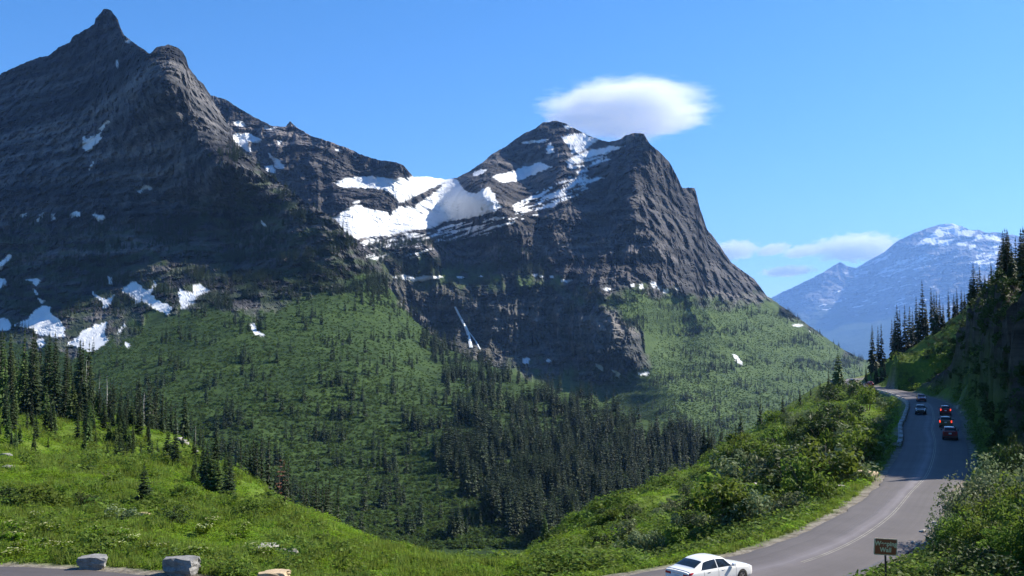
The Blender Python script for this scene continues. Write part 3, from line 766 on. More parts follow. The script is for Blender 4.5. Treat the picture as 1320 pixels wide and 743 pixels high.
def shrub_leaves(name, mat, seed, n=500, lobes=9, leaf=0.10, squash=0.85, flowers=None):
    """about 1 m tall and 1.2 m wide, an uneven dome of leaf clumps with gaps"""
    rg = np.random.default_rng(seed)
    cs = []
    for i in range(lobes):
        a = rg.uniform(0, 2 * np.pi); r = 0.42 * math.sqrt(rg.uniform(0, 1)); h = rg.uniform(0.18, 0.78) * (1 - 0.5 * r)
        cs.append((r * math.cos(a), r * math.sin(a), h, rg.uniform(0.13, 0.26)))
    cs = np.array(cs)
    k = rg.integers(0, lobes, n)
    d = rg.normal(size=(n, 3)); d /= np.linalg.norm(d, axis=1)[:, None]
    rad = cs[k, 3] * (0.45 + 0.65 * rg.random(n) ** 0.6)
    c = cs[k, :3] + d * rad[:, None] * np.array([1, 1, squash])
    c[:, 2] = np.maximum(c[:, 2], 0.03)
    nr = d + 0.9 * rg.normal(size=(n, 3)) + np.array([0, 0, 0.5])
    sz = leaf * rg.uniform(0.6, 1.35, n)
    v, f = leaf_quads(c, nr, sz, sz * 0.55, rg)
    me = mesh_np(name, v, f, mat)
    if flowers:
        top = np.argsort(-(c[:, 2] + 0.3 * rg.random(n)))[: n // 4]
        pick = rg.choice(top, flowers)
        cf = c[pick] + d[pick] * 0.05 + np.array([0, 0, 0.03])
        s2 = leaf * rg.uniform(0.45, 0.85, flowers)
        v2, f2 = leaf_quads(cf, np.tile([0.1, -0.3, 1.0], (flowers, 1)) + 0.4 * rg.normal(size=(flowers, 3)), s2, s2, rg)
        fl = mesh_np(name + "_blossom", v2, f2, M['flower'])
        return me, fl
    return me

def shrub_stems(name, seed, n=7):
    rg = np.random.default_rng(seed); mb = MB()
    for i in range(n):
        a = rg.uniform(0, 6.28); r = rg.uniform(0.1, 0.4); h = rg.uniform(0.4, 0.8)
        mb.tube([(0.03 * math.cos(a), 0.03 * math.sin(a), -0.1), (r * .45 * math.cos(a), r * .45 * math.sin(a), h * .5), (r * math.cos(a), r * math.sin(a), h)], [0.014, 0.010, 0.004], 4)
    return mb.mesh(name, M['stem'])

def conifer_crown(name, mat, seed, whorls=26, per=7, rad=0.15, base=0.10, ragged=0.5, power=0.8, dense=1):
    """a crown for a tree 1 m tall: drooping sprays in whorls round the stem"""
    rg = np.random.default_rng(seed)
    V = []; Fq = []
    nb = 0
    for i in range(whorls):
        t = (i + rg.uniform(-0.3, 0.3)) / whorls
        h = base + (0.985 - base) * max(t, 0)
        r0 = rad * (1 - max(t, 0)) ** power * (0.55 + 0.45 * min(1, 0.35 + t * 4)) + 0.006
        for j in range(per):
            if rg.random() < 0.12: continue
            a = rg.uniform(0, 2 * np.pi)
            r = r0 * (1 - ragged * rg.random())
            droop = r * rg.uniform(0.15, 0.7) * (1.1 - t)
            w = r * rg.uniform(0.22, 0.36) + 0.004
            up = r * 0.12
            d = np.array([math.cos(a), math.sin(a)]); e = np.array([-d[1], d[0]])
            p0 = np.array([0, 0, h]); p1 = np.array([*(d * r * .55 + e * w), h - droop * .45 - up]); p2 = np.array([*(d * r), h - droop]); p3 = np.array([*(d * r * .55 - e * w), h - droop * .45 - up])
            q = np.array([*(d * r * .55), h - droop * .35 + up])
            b = len(V); V += [p0, p1, p2, p3, q]; Fq += [(b, b + 1, b + 4), (b + 1, b + 2, b + 4), (b + 2, b + 3, b + 4), (b + 3, b, b + 4)]
            if dense > 1:    # hanging twigs
                for s in (0.45, 0.8):
                    c = np.array([*(d * r * s), h - droop * s])
                    hw = w * 0.7 * (1.1 - s)
                    b = len(V); V += [c + np.array([*(e * hw), 0]), c - np.array([*(e * hw), 0]), c + np.array([0, 0, -r * 0.35 - 0.008])]; Fq.append((b, b + 1, b + 2))
    b = len(V)
    V += [np.array([0.006, 0, 0.93]), np.array([-0.003, 0.005, 0.93]), np.array([-0.003, -0.005, 0.93]), np.array([0, 0, 1.0])]
    Fq += [(b, b + 1, b + 3), (b + 1, b + 2, b + 3), (b + 2, b, b + 3)]
    return mesh_np(name, np.array(V), np.array(Fq), mat)

def trunk_mesh(name, r=0.014, seed=0, stubs=0, mat=None, top=0.96):
    rg = np.random.default_rng(seed); mb = MB()
    pts = [(0, 0, -0.04)] + [(rg.normal() * 0.003, rg.normal() * 0.003, top * k / 5) for k in range(1, 6)]
    mb.tube(pts, [r, r * .9, r * .72, r * .52, r * .3, r * .08], 6)
    for i in range(stubs):
        h = rg.uniform(0.2, 0.95); a = rg.uniform(0, 6.28); L = rg.uniform(0.03, 0.09) * (1.15 - h)
        mb.tube([(0, 0, h), (L * math.cos(a), L * math.sin(a), h + L * rg.uniform(-.3, .4))], [r * .25, r * .08], 3)
    return mb.mesh(name, mat or M['bark'])

CROWN = [conifer_crown(f"crown_mesh", M['needles'], 10 + i, 30, 8, [0.11, 0.13, 0.15, 0.10, 0.17][i], [0.06, 0.05, 0.03, 0.14, 0.02][i], 0.5, [0.8, 0.9, 0.8, 0.65, 0.9][i], 2) for i in range(5)]
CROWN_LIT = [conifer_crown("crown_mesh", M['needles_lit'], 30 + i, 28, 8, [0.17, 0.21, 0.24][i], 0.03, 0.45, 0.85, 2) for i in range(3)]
CROWN_RUST = [conifer_crown("crown_mesh", M['rusty'], 40 + i, 16, 5, 0.09, 0.3, 0.6, 0.6, 1) for i in range(2)]
TRUNK = [trunk_mesh("trunk_mesh", 0.013, i) for i in range(3)]
SNAG = [trunk_mesh("snag_mesh", 0.016, 60 + i, 22, M['dead'], [0.98, 0.9, 1.0][i]) for i in range(3)]
FAR_TREE = [conifer_crown("far_tree_mesh", M['needles'], 80 + i, 16, 9, [0.13, 0.16, 0.19, 0.12][i], 0.02, 0.3, 0.85, 2) for i in range(4)]

def tree(name, x, y, z, h, crown, trunk, label, group, wide=1.0, lean=None, cat="tree"):
    r = empty(name, (x, y, z), random.uniform(0, 6.28), label, cat, group)
    if lean: r.rotation_euler[0] = lean
    if crown is not None:
        c = link("crown", crown, r); c.scale = (h * wide, h * wide, h)
    t = link("trunk", trunk, r); t.scale = (h, h, h)
    return r

# ray from the lookout to the ground, to stand things where they are seen
_ds = np.concatenate([np.arange(36, 120, 0.6), np.arange(120, 420, 2.0)])
def hit(px, py):
    bx, rz = sight(px, py)
    zr = CAM_Z + rz * _ds
    zg = ground_z(bx * _ds, _ds)
    k = np.nonzero(zr <= zg)[0]
    if len(k) == 0: return None
    D = _ds[k[0]]
    x = float(bx * D)
    return x, float(D), float(zg[k[0]])
def gz1(x, y): return float(ground_z(np.array([x]), np.array([y]))[0])

n_conifer = 0
def conifer_at(px, tip, D, kind, label, group, wide=1.0, lim=(2.0, 30.0), name="conifer_tree"):
    """conifer standing at distance D whose top reaches the picture height tip"""
    global n_conifer
    x, y, zt = P(px, tip, D)
    z = gz1(x, y)
    h = min(max(zt - z, lim[0]), lim[1])
    n_conifer += 1
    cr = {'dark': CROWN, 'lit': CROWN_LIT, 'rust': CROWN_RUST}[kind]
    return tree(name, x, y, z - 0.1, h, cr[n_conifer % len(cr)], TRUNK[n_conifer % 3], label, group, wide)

# --- left stand at the edge of the meadow
rd = random.Random(4)
for i in range(84):
    px = rd.uniform(-30, 122); tip = 436 + rd.uniform(-16, 34) + max(0, px - 60) * 0.25
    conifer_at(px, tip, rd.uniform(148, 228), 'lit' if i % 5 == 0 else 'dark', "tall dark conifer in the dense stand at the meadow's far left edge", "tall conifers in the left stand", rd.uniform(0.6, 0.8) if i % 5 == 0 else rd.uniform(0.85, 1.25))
for i in range(38):
    px = rd.uniform(118, 240); tip = 495 + rd.uniform(-12, 26)
    conifer_at(px, tip, rd.uniform(150, 205), 'dark', "slender dark conifer in the broken row behind the burnt slope with fallen logs", "slender conifers behind the fallen logs", rd.uniform(0.75, 1.1))
FIRS = [(11, 551, 150), (27, 555, 148), (39, 563, 146), (50, 560, 148), (63, 553, 150), (77, 553, 150), (108, 561, 140), (121, 569, 138), (153, 563, 136), (172, 566, 128), (182, 568, 126), (96, 548, 156), (4, 545, 155), (134, 560, 142)]
FIRS.sort()
ORD = "first second third fourth fifth sixth seventh eighth ninth tenth eleventh twelfth thirteenth fourteenth fifteenth".split()
for i, (px, tip, D) in enumerate(FIRS):
    conifer_at(px, tip, D, 'dark', f"small bushy fir along the top of the open meadow, {ORD[i]} from the left", "small firs along the top of the meadow", 1.6, (2.0, 6.5))
for i in range(110):
    px = rd.uniform(95, 300); D = 166 - (px - 110) * 0.28 + rd.uniform(-34, 10)
    x, y, _ = P(px, 560, D); z = gz1(x, y); h = rd.uniform(1.6, 4.4)
    n_conifer += 1
    tree("young_fir", x, y, z, h, [CROWN, CROWN_LIT][i % 3 == 0][i % 3], TRUNK[i % 3], "knee-high to man-high young fir regrowing on the slope with fallen logs", "young firs on the regrowing slope", 1.7)
for i in range(78):      # trees stepping down from the stand to the open meadow
    px = rd.uniform(-25, 215); base = rd.uniform(528, 590 - max(0, px - 120) * .12)
    q = hit(px, base)
    if not q: continue
    n_conifer += 1
    h = rd.uniform(2.2, 7.5) * (1.25 - 0.9 * (base - 528) / 62)
    tree("young_fir", q[0], q[1], q[2] - .1, max(h, 1.6), [CROWN, CROWN, CROWN_LIT][i % 3][i % 3], TRUNK[i % 3], "mid-sized fir stepping down from the tall left stand to the open meadow", "firs below the tall left stand", rd.uniform(1.0, 1.6) * (0.7 if i % 3 == 2 else 1))
for (c, n, tip, D) in [((233, 262), 7, 542, 150), ((303, 350), 14, 560, 138), ((352, 375), 4, 590, 134), ((383, 440), 14, 614, 122)]:
    for i in range(n):
        px = rd.uniform(*c)
        conifer_at(px, tip + rd.uniform(-6, 16), D + rd.uniform(-6, 12), 'dark', "dark conifer whose base is hidden behind the meadow's falling rim", "conifers below the meadow rim", rd.uniform(0.8, 1.1))
for i, (px, tip, D, lean) in enumerate([(70, 470, 215, .02), (73, 480, 215, -.02), (112, 455, 212, 0), (130, 482, 205, .03), (139, 478, 205, -.02), (157, 500, 195, .02), (186, 503, 188, 0), (197, 512, 186, .05), (230, 540, 160, -.03), (252, 548, 150, .03)]):
    x, y, zt = P(px, tip, D); z = gz1(x, y); h = min(max(zt - z, 4), 16)
    tree("dead_tree", x, y, z - .2, h, None, SNAG[int(px) % 3], f"bare grey dead trunk among the dark conifers at left, {ORD[i]} of ten from the left", "bare dead trunks in the left stand", lean=lean)
tree("dead_tree", *P(140, 543, 168)[:2], gz1(*P(140, 543, 168)[:2]) - .2, 5.5, None, SNAG[1], "short white dead trunk leaning sideways among the young firs", None, lean=0.45)
for (px, tip, D) in [(361, 584, 138), (366, 590, 137)]:
    conifer_at(px, tip, D, 'rust', "reddish brown dead conifer below the meadow rim", "reddish dead conifers below the meadow rim", 1.0)

# --- outer slope below the road
for (px, tip, D, w, lab) in [(954, 522, 262, 1.71, "tall dark conifer on the spur crest left of the paired spires"), (980, 512, 275, 1.55, "second tall dark conifer along the spur crest from the valley end"), (1009, 509, 290, 1.78, "dark pointed conifer standing alone midway up the spur crest"), (1031, 500, 305, 1.47, "slim dark conifer on the upper part of the spur crest"), (998, 530, 285, 1.2, "short dark conifer between two taller ones on the spur crest"), (1045, 497, 318, 1.55, "small dark conifer next to the slim one high on the spur crest"), (1057, 488, 330, 1.71, "stubby dark conifer just left of the big sunlit tree at the bend")]:
    conifer_at(px, tip, D, 'dark', lab, "dark conifers along the spur crest", w)
for i in range(12):
    conifer_at(rd.uniform(905, 950), 548 + rd.uniform(-6, 16), rd.uniform(245, 275), 'dark', "dark conifer in the clump at the lower end of the spur crest", "clump of conifers low on the spur crest", rd.uniform(1.2, 1.7))
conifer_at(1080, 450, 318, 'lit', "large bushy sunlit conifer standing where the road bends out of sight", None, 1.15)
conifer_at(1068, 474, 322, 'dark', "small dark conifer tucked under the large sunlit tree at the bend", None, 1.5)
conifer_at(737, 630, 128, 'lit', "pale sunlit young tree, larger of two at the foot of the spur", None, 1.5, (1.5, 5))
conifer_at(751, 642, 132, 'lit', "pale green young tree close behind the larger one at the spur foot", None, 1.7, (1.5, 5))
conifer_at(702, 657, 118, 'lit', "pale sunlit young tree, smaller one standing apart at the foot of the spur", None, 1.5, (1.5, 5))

# --- uphill crest on the right
ct = [(395, 692), (430, 700), (450, 685), (515, 660), (530, 640), (545, 565), (562, 600), (592, 570), (622, 580), (640, 610), (662, 520), (680, 560), (697, 420), (722, 560), (752, 465), (770, 500), (785, 490), (803, 510), (825, 560), (857, 490), (890, 505), (908, 470), (935, 465), (955, 495), (988, 415), (1015, 465), (1045, 325), (1062, 400), (1080, 395), (1115, 310), (1130, 360), (1155, 290), (1180, 228), (1195, 260), (1100, 380)]
ORD = "first second third fourth fifth sixth seventh eighth ninth tenth eleventh twelfth thirteenth fourteenth fifteenth sixteenth seventeenth eighteenth nineteenth twentieth".split()
def nth(i, n):
    """counting words from the nearer end of a row of n"""
    if i == 0 or i == n - 1: return "end", i == 0
    return (ORD[i], True) if i < n / 2 else (ORD[n - 1 - i], False)
ct.sort()
for i, (cx, cy) in enumerate(ct):
    px, tip = 1040 + cx / 4.704, 270 + cy / 4.704
    D = 352 - (px - 1110) * 0.10 + rd.uniform(-6, 6)
    w_, lo_ = nth(i, len(ct))
    lab = f"dark spire conifer on the right skyline, {w_} of its row from the {'road bend' if lo_ else 'uphill'} end"
    grp = "spire conifers along the right-hand skyline"
    if (cx, cy) == (697, 420): lab, grp = "tallest dark spire rising from the middle of the skyline row above the road", None
    if (cx, cy) == (395, 692): lab, grp = "lowest dark conifer of the skyline row, nearest the road bend", None
    conifer_at(px, tip, D, 'dark', lab, grp, rd.uniform(.85, 1.15))
for i in range(34):
    px = rd.uniform(1288, 1345); D = rd.uniform(235, 330)
    conifer_at(px, 310 - (px - 1288) * 0.75 + rd.uniform(-8, 75), D, 'dark', "dark conifer massed at the top of the steep slope on the photo's right edge", "conifers massed at the upper right", rd.uniform(.9, 1.3))
for i in range(64):
    D = rd.uniform(96, 250); x = np.interp(D, RR[:, 1], RR[:, 0]) + rd.uniform(5.5, 26)
    n_conifer += 1
    zg = gz1(x, D); rise = (zg - CAM_Z) / D
    h = min(rd.uniform(5, 12), max(2.5, D * (0.125 - rise)))
    tree("conifer_tree", x, D, zg - .2, h, CROWN[n_conifer % 5], TRUNK[0], "dark conifer growing above the rock wall beside the road", "conifers above the rock wall", rd.uniform(1.1, 1.7))
for i in range(10):
    px = rd.uniform(1105, 1160)
    conifer_at(px, 462 + rd.uniform(0, 20) - max(0, px - 1125) * .4, rd.uniform(325, 350), 'dark', "low dark conifer on the bank beside the road bend", "low conifers by the road bend", 1.3, (2, 7))

# ------------------------------------------------------------------ forest on the mountain sides
def pick_cells(G, n, polys, seed, avoid_snow=True, vegmin=0.0, even=False, clump=0.1):
    rg = np.random.default_rng(seed)
    nr, nc = G['PX'].shape
    wts = np.zeros((nr, nc))
    for pol, w in polys:
        wts = np.maximum(wts, in_poly(G['PX'], G['PY'], pol) * w)
    patch = fbm(G['PX'] / 60 + 0.4 * G['PY'] / 60, G['PY'] / 16, seed, 4, 0.6)
    if not even: wts *= np.clip(2.6 * patch + clump, 0.015, 2)
    if avoid_snow: wts *= (G['snow'] < 0.5)
    wts *= (G['veg'] >= vegmin)
    wts *= np.abs(np.gradient(G['PY'], axis=0))          # equal shares of the picture, not of the grid
    p = wts.ravel() / wts.sum()
    k = rg.choice(nr * nc, n, p=p, replace=False)
    return np.stack([G['X'].ravel()[k], G['Y'].ravel()[k], G['Z'].ravel()[k]], 1), k

pr = np.random.default_rng(21)
poly_dense = [(478, 345), (505, 372), (535, 412), (600, 458), (640, 474), (700, 497), (840, 542), (1000, 607), (1000, 690), (700, 712), (640, 690), (600, 640), (560, 600), (590, 540), (560, 470), (510, 410), (480, 380)]
ptsA, _ = pick_cells(G1, 2600, [(poly_dense, 1.0)], 31, clump=.6)
ptsB, _ = pick_cells(G1, 720, [([(120, 430), (220, 400), (340, 400), (480, 360), (560, 470), (590, 540), (560, 620), (640, 700), (400, 690), (100, 640)], 1.0)], 32, vegmin=.5, clump=-.25)
ptsC, _ = pick_cells(G1, 3400, [([(225, 230), (300, 185), (335, 214), (450, 300), (490, 350), (490, 375), (380, 385), (320, 400), (280, 330)], 1.0), ([(0, 280), (280, 270), (300, 400), (200, 400), (0, 440)], 0.9)], 33, clump=.25)
forest = np.concatenate([ptsA, ptsB, ptsC])
fh = np.concatenate([pr.uniform(15, 26, len(ptsA)), pr.uniform(9, 20, len(ptsB)), pr.uniform(8, 15, len(ptsC))])
order = np.argsort(-fh / forest[:, 1])
n_single = max(0, 296 - n_conifer)
for k in order[:n_single]:
    o = link("conifer_tree", FAR_TREE[k % 4], None, tuple(forest[k] - np.array([0, 0, .5])))
    o.scale = (fh[k] * 1.05, fh[k] * 1.05, fh[k]); o.rotation_euler = (0, 0, random.uniform(0, 6.28))
    tag(o, "dark conifer in the forest filling the valley below the mountains", "tree", "conifers of the valley forest")
rest = order[n_single:]

def scatter(name, pts, scl, rotz, protos, tilt=None):
    me = bpy.data.meshes.new(name + "_spots")
    pts = np.asarray(pts, np.float32)
    me.vertices.add(len(pts)); me.vertices.foreach_set("co", pts.ravel())
    a = me.attributes.new("siz", 'FLOAT_VECTOR', 'POINT'); a.data.foreach_set("vector", np.asarray(scl, np.float32).ravel())
    rot = np.zeros((len(pts), 3), np.float32); rot[:, 2] = rotz
    if tilt is not None: rot[:, :2] = tilt
    a = me.attributes.new("turn", 'FLOAT_VECTOR', 'POINT'); a.data.foreach_set("vector", rot.ravel())
    a = me.attributes.new("pick", 'INT', 'POINT'); a.data.foreach_set("value", np.random.default_rng(len(pts)).integers(0, len(protos), len(pts)).astype(np.int32))
    col = bpy.data.collections.new(name + "_kinds")
    for i, pm in enumerate(protos):
        po = bpy.data.objects.new(f"{name}_kind", pm); col.objects.link(po)
    o = link(name, me)
    ng = bpy.data.node_groups.new(name + "_spread", 'GeometryNodeTree')
    ng.interface.new_socket("Geometry", in_out='INPUT', socket_type='NodeSocketGeometry')
    ng.interface.new_socket("Geometry", in_out='OUTPUT', socket_type='NodeSocketGeometry')
    gi = ng.nodes.new("NodeGroupInput"); go = ng.nodes.new("NodeGroupOutput")
    ci = ng.nodes.new("GeometryNodeCollectionInfo"); ci.inputs["Collection"].default_value = col
    ci.inputs["Separate Children"].default_value = True; ci.inputs["Reset Children"].default_value = True
    ip = ng.nodes.new("GeometryNodeInstanceOnPoints"); ip.inputs["Pick Instance"].default_value = True
    def na(nm, ty):
        q = ng.nodes.new("GeometryNodeInputNamedAttribute"); q.data_type = ty; q.inputs["Name"].default_value = nm
        return [s for s in q.outputs if s.enabled and s.name == "Attribute"][0]
    ng.links.new(gi.outputs[0], ip.inputs["Points"]); ng.links.new(ci.outputs[0], ip.inputs["Instance"])
    ng.links.new(na("pick", 'INT'), ip.inputs["Instance Index"])
    ng.links.new(na("turn", 'FLOAT_VECTOR'), ip.inputs["Rotation"]); ng.links.new(na("siz", 'FLOAT_VECTOR'), ip.inputs["Scale"])
    ng.links.new(ip.outputs[0], go.inputs[0])
    md = o.modifiers.new("spread", 'NODES'); md.node_group = ng
    return tag(o, kind="stuff")

fr = fh[rest]
scatter("far_forest", forest[rest] - np.array([0, 0, .5]), np.stack([fr * 1.05, fr * 1.05, fr], 1), pr.uniform(0, 6.28, len(rest)), FAR_TREE)
ptsD, _ = pick_cells(G2, 3600, [([(730, 374), (985, 392), (1060, 432), (1100, 470), (1080, 540), (900, 580), (830, 520), (850, 460), (820, 420), (760, 400)], 0.6), ([(730, 374), (870, 376), (870, 400), (820, 430), (740, 395)], 1.6), ([(470, 316), (640, 298), (720, 340), (700, 372), (510, 362)], 2.2), ([(510, 364), (600, 370), (640, 400), (570, 440), (530, 400)], 1.2), ([(1000, 390), (1120, 465), (1100, 520), (1040, 500)], 1.5)], 34)
hD = pr.uniform(9, 18, len(ptsD))
scatter("mountain_forest", ptsD - np.array([0, 0, .5]), np.stack([hD * 1.1, hD * 1.1, hD], 1), pr.uniform(0, 6.28, len(ptsD)), FAR_TREE)

# scrub on the mountain sides
SCRUB = [shrub_leaves("scrub_mesh", M['alder'], 200 + i, 60, 6, 0.26, 0.8) for i in range(4)]
ptsE, _ = pick_cells(G1, 26000, [([(-20, 440), (90, 450), (150, 430), (260, 400), (480, 360), (600, 470), (900, 580), (1000, 700), (0, 720)], 1.0)], 35, vegmin=.6, even=True)
sE = pr.uniform(1.4, 3.4, len(ptsE))
scatter("mountain_scrub", ptsE - np.array([0, 0, .3]), np.stack([sE * 1.3, sE * 1.3, sE * .8], 1), pr.uniform(0, 6.28, len(ptsE)), SCRUB)
ptsF, _ = pick_cells(G2, 14000, [([(740, 374), (985, 392), (1110, 465), (1100, 560), (900, 600), (690, 520), (820, 480), (850, 440)], 1.0)], 36, vegmin=.6, even=True)
sF = pr.uniform(1.8, 4.2, len(ptsF))
scatter("far_scrub", ptsF - np.array([0, 0, .3]), np.stack([sF * 1.3, sF * 1.3, sF * .8], 1), pr.uniform(0, 6.28, len(ptsF)), SCRUB)

# ------------------------------------------------------------------ meadow plants
def clump_mesh(name, mat, seed, n=52, h=0.5, r=0.5, leaf=0.125):
    rg = np.random.default_rng(seed)
    a = rg.uniform(0, 6.28, n); q = r * np.sqrt(rg.random(n)); z = h * (0.2 + 0.8 * rg.random(n)) * (1 - 0.6 * (q / r) ** 2)
    c = np.stack([q * np.cos(a), q * np.sin(a), z], 1)
    nr = np.stack([np.cos(a) * .6, np.sin(a) * .6, 1.5 * np.ones(n)], 1) + 0.5 * rg.normal(size=(n, 3))
    s = leaf * rg.uniform(.6, 1.4, n)
    return mesh_np(name, *leaf_quads(c, nr, s, s * .55, rg), mat)
def tuft_mesh(name, mat, seed, n=34, h=0.6, r=0.35):
    rg = np.random.default_rng(seed)
    a = rg.uniform(0, 6.28, n); q = r * np.sqrt(rg.random(n)); b = np.stack([q * np.cos(a), q * np.sin(a), np.zeros(n)], 1)
    l = rg.uniform(.5, 1.1, n) * h; o = rg.uniform(0, 6.28, n); t = rg.uniform(.1, .45, n) * l
    tip = b + np.stack([t * np.cos(o), t * np.sin(o), l], 1)
    w = 0.03; e = np.stack([-np.sin(o), np.cos(o), np.zeros(n)], 1) * w
    v = np.stack([b - e, b + e, tip], 1).reshape(-1, 3)
    return mesh_np(name, v, np.arange(3 * n).reshape(n, 3), mat)
CLUMP = [clump_mesh("clump_mesh", M['meadow'], 300 + i) for i in range(4)]
CLUMP2 = [clump_mesh("clump_mesh", M['bush'], 310 + i, 46, 0.8, 0.6, 0.2) for i in range(3)]
TUFT = [tuft_mesh("tuft_mesh", M['grass'], 320 + i) for i in range(3)]
# candidate spots from the ground sheet itself
gr_ = np.random.default_rng(50)
nr, nc = gx.shape
def ground_spots(n, mask):
    idx = np.nonzero(mask.ravel())[0]
    k = gr_.choice(idx, n)
    i, j = k // nc, k % nc
    u, v = gr_.random(n), gr_.random(n)
    i2, j2 = np.minimum(i + 1, nr - 1), np.minimum(j + 1, nc - 1)
    f = lambda A: (A[i, j] * (1 - u) * (1 - v) + A[i2, j] * u * (1 - v) + A[i, j2] * (1 - u) * v + A[i2, j2] * u * v)
    return np.stack([f(gx2), f(gy), f(gz)], 1)
azd = np.degrees(AZ)
inview = (np.abs(azd) < 33) & (RRR > 40) & (RRR < 345)
off = (gd > 0.9) & (gcw < 0.12)
patch = fbm(gx / 16, gy / 16, 8.0, 4)
left_side = (gs < 0) & (azd < 1.2)
spur_side = (gs < 0) & (azd >= 1.2)
up_side = gs > 0
def put(name, n, mask, protos, lo, hi, flat=1.0, pw=0.4):
    p = ground_spots(n, mask)
    s = gr_.uniform(lo, hi, n) * (np.hypot(p[:, 0], p[:, 1]) / 60) ** pw
    scatter(name, p - np.array([0, 0, 0.03]), np.stack([s, s, s * flat], 1), gr_.uniform(0, 6.28, n), protos, gr_.normal(0, .12, (n, 2)))
put("meadow_plants", 19000, inview & off & left_side & (RRR < 240), CLUMP, 0.7, 1.4, 0.7)
put("meadow_grass", 7000, inview & off & left_side & (RRR < 160) & (patch > -.1), TUFT, 0.6, 1.2)
put("meadow_brush", 1500, inview & off & left_side & (patch > .05), CLUMP2, 0.7, 1.6)
put("slope_plants", 7000, inview & off & spur_side, CLUMP, 0.8, 1.5, 0.75)
put("slope_brush", 3600, inview & off & spur_side & (gd > 2.0) & (patch > -.15), CLUMP2, 0.9, 1.8, 0.85)
put("verge_grass", 1600, inview & off & (gd < 3.2) & (RRR < 130) & (gs < 0), TUFT, 0.35, 0.8)
put("bank_plants", 5000, inview & off & up_side & (gd > 1.2), CLUMP2, 0.8, 1.6)

# ------------------------------------------------------------------ shrubs one can count
def make_kind(mat, seed, n, lobes, leaf, squash=.85, flowers=None):
    r = shrub_leaves("shrub_foliage_mesh", mat, seed, n, lobes, leaf, squash, flowers)
    return (r if isinstance(r, tuple) else (r, None)) + (shrub_stems("shrub_stem_mesh", seed + 1),)
SH_GREEN = [make_kind(M['bush'], 400 + i * 2, 700, 11, 0.105) for i in range(4)]
SH_SILVER = [make_kind(M['silver'], 420 + i * 2, 700, 12, 0.095, 1.2) for i in range(3)]
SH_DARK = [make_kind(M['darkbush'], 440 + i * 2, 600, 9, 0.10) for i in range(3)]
SH_FLOWER = [make_kind(M['meadow'], 460 + i * 2, 420, 8, 0.15, .8, 46) for i in range(3)]
SH_NEAR_G = [make_kind(M['bush'], 480 + i * 2, 2200, 15, 0.062) for i in range(3)]
SH_NEAR_S = [make_kind(M['silver'], 500 + i * 2, 2200, 16, 0.060, 1.2) for i in range(3)]
n_shrub = 0
def shrub(x, y, z, h, w, kinds, label, group=None, name="shrub"):
    global n_shrub
    n_shrub += 1
    fo, fl, st = kinds[n_shrub % len(kinds)]
    r = empty(name, (x, y, z - 0.05), random.uniform(0, 6.28), label, "shrub", group)
    f = link("foliage", fo, r); f.scale = (w / 1.2, w / 1.2, h)
    s = link("stems", st, r); s.scale = (w / 1.2, w / 1.2, h)
    if fl:
        b = link("blossom", fl, r); b.scale = (w / 1.2, w / 1.2, h)
    return r
# meadow shrubs where the photograph shows them: px, base py, height, width
for (px, py, h, w, kd, lab) in [
        (38, 655, 2.0, 4.2, SH_GREEN, "broad dark green shrub in the meadow near the photo's left edge"), (70, 652, 1.9, 3.2, SH_GREEN, "rounded green shrub adjoining the broad one at the left of the meadow"), (12, 650, 1.5, 2.6, SH_DARK, "dark shrub at the very left edge of the meadow"),
        (106, 655, 1.5, 1.6, SH_DARK, "small dark shrub alone right of the broad green shrubs"), (123, 657, 1.3, 1.5, SH_DARK, "low dark shrub beside the small upright dark one"), (158, 676, 1.9, 3.0, SH_SILVER, "greyish green shrub in the middle of the left meadow"),
        (224, 676, 1.5, 2.8, SH_DARK, "dark rounded shrub low in the meadow above the rocks"), (270, 676, 1.2, 2.2, SH_GREEN, "dull green low shrub right of the dark rounded shrub"), (236, 640, 1.1, 2.6, SH_GREEN, "wide low bright shrub in the middle distance of the meadow"),
        (143, 622, 1.3, 4.0, SH_GREEN, "long low shrub at the foot of the small firs"), (115, 612, 1.2, 2.2, SH_DARK, "dark low shrub just under the small firs"), (345, 645, 1.2, 2.6, SH_DARK, "dark low shrub close to the meadow's falling rim"), (330, 660, 1.0, 2.6, SH_GREEN, "bright low shrub below the dark one near the rim"), (505, 690, 1.1, 2.6, SH_DARK, "small dark shrub on the meadow rim above the valley"), (420, 700, .9, 2.2, SH_GREEN, "small green shrub on the lower right of the meadow")]:
    q = hit(px, py)
    if q: shrub(q[0], q[1], q[2], h, w, kd, lab)
q = hit(185, 652)
n_conifer += 1
tree("young_conifer", q[0], q[1], q[2], 3.2, CROWN[2], TRUNK[0], "single dark brownish young conifer standing in the open meadow", None, 2.2)
rs = random.Random(11)
for i in range(36):
    px, py = rs.uniform(-10, 345), rs.uniform(672, 722)
    q = hit(px, py)
    if q and road_out(np.array([q[0]]), np.array([q[1]]))[0][0] > 1.0:
        shrub(q[0], q[1], q[2], rs.uniform(.6, 1.0), rs.uniform(1.0, 1.9), SH_FLOWER, "low shrub with cream blossom on the meadow just beyond the pavement", "flowering shrubs beyond the pavement", "flowering_shrub")
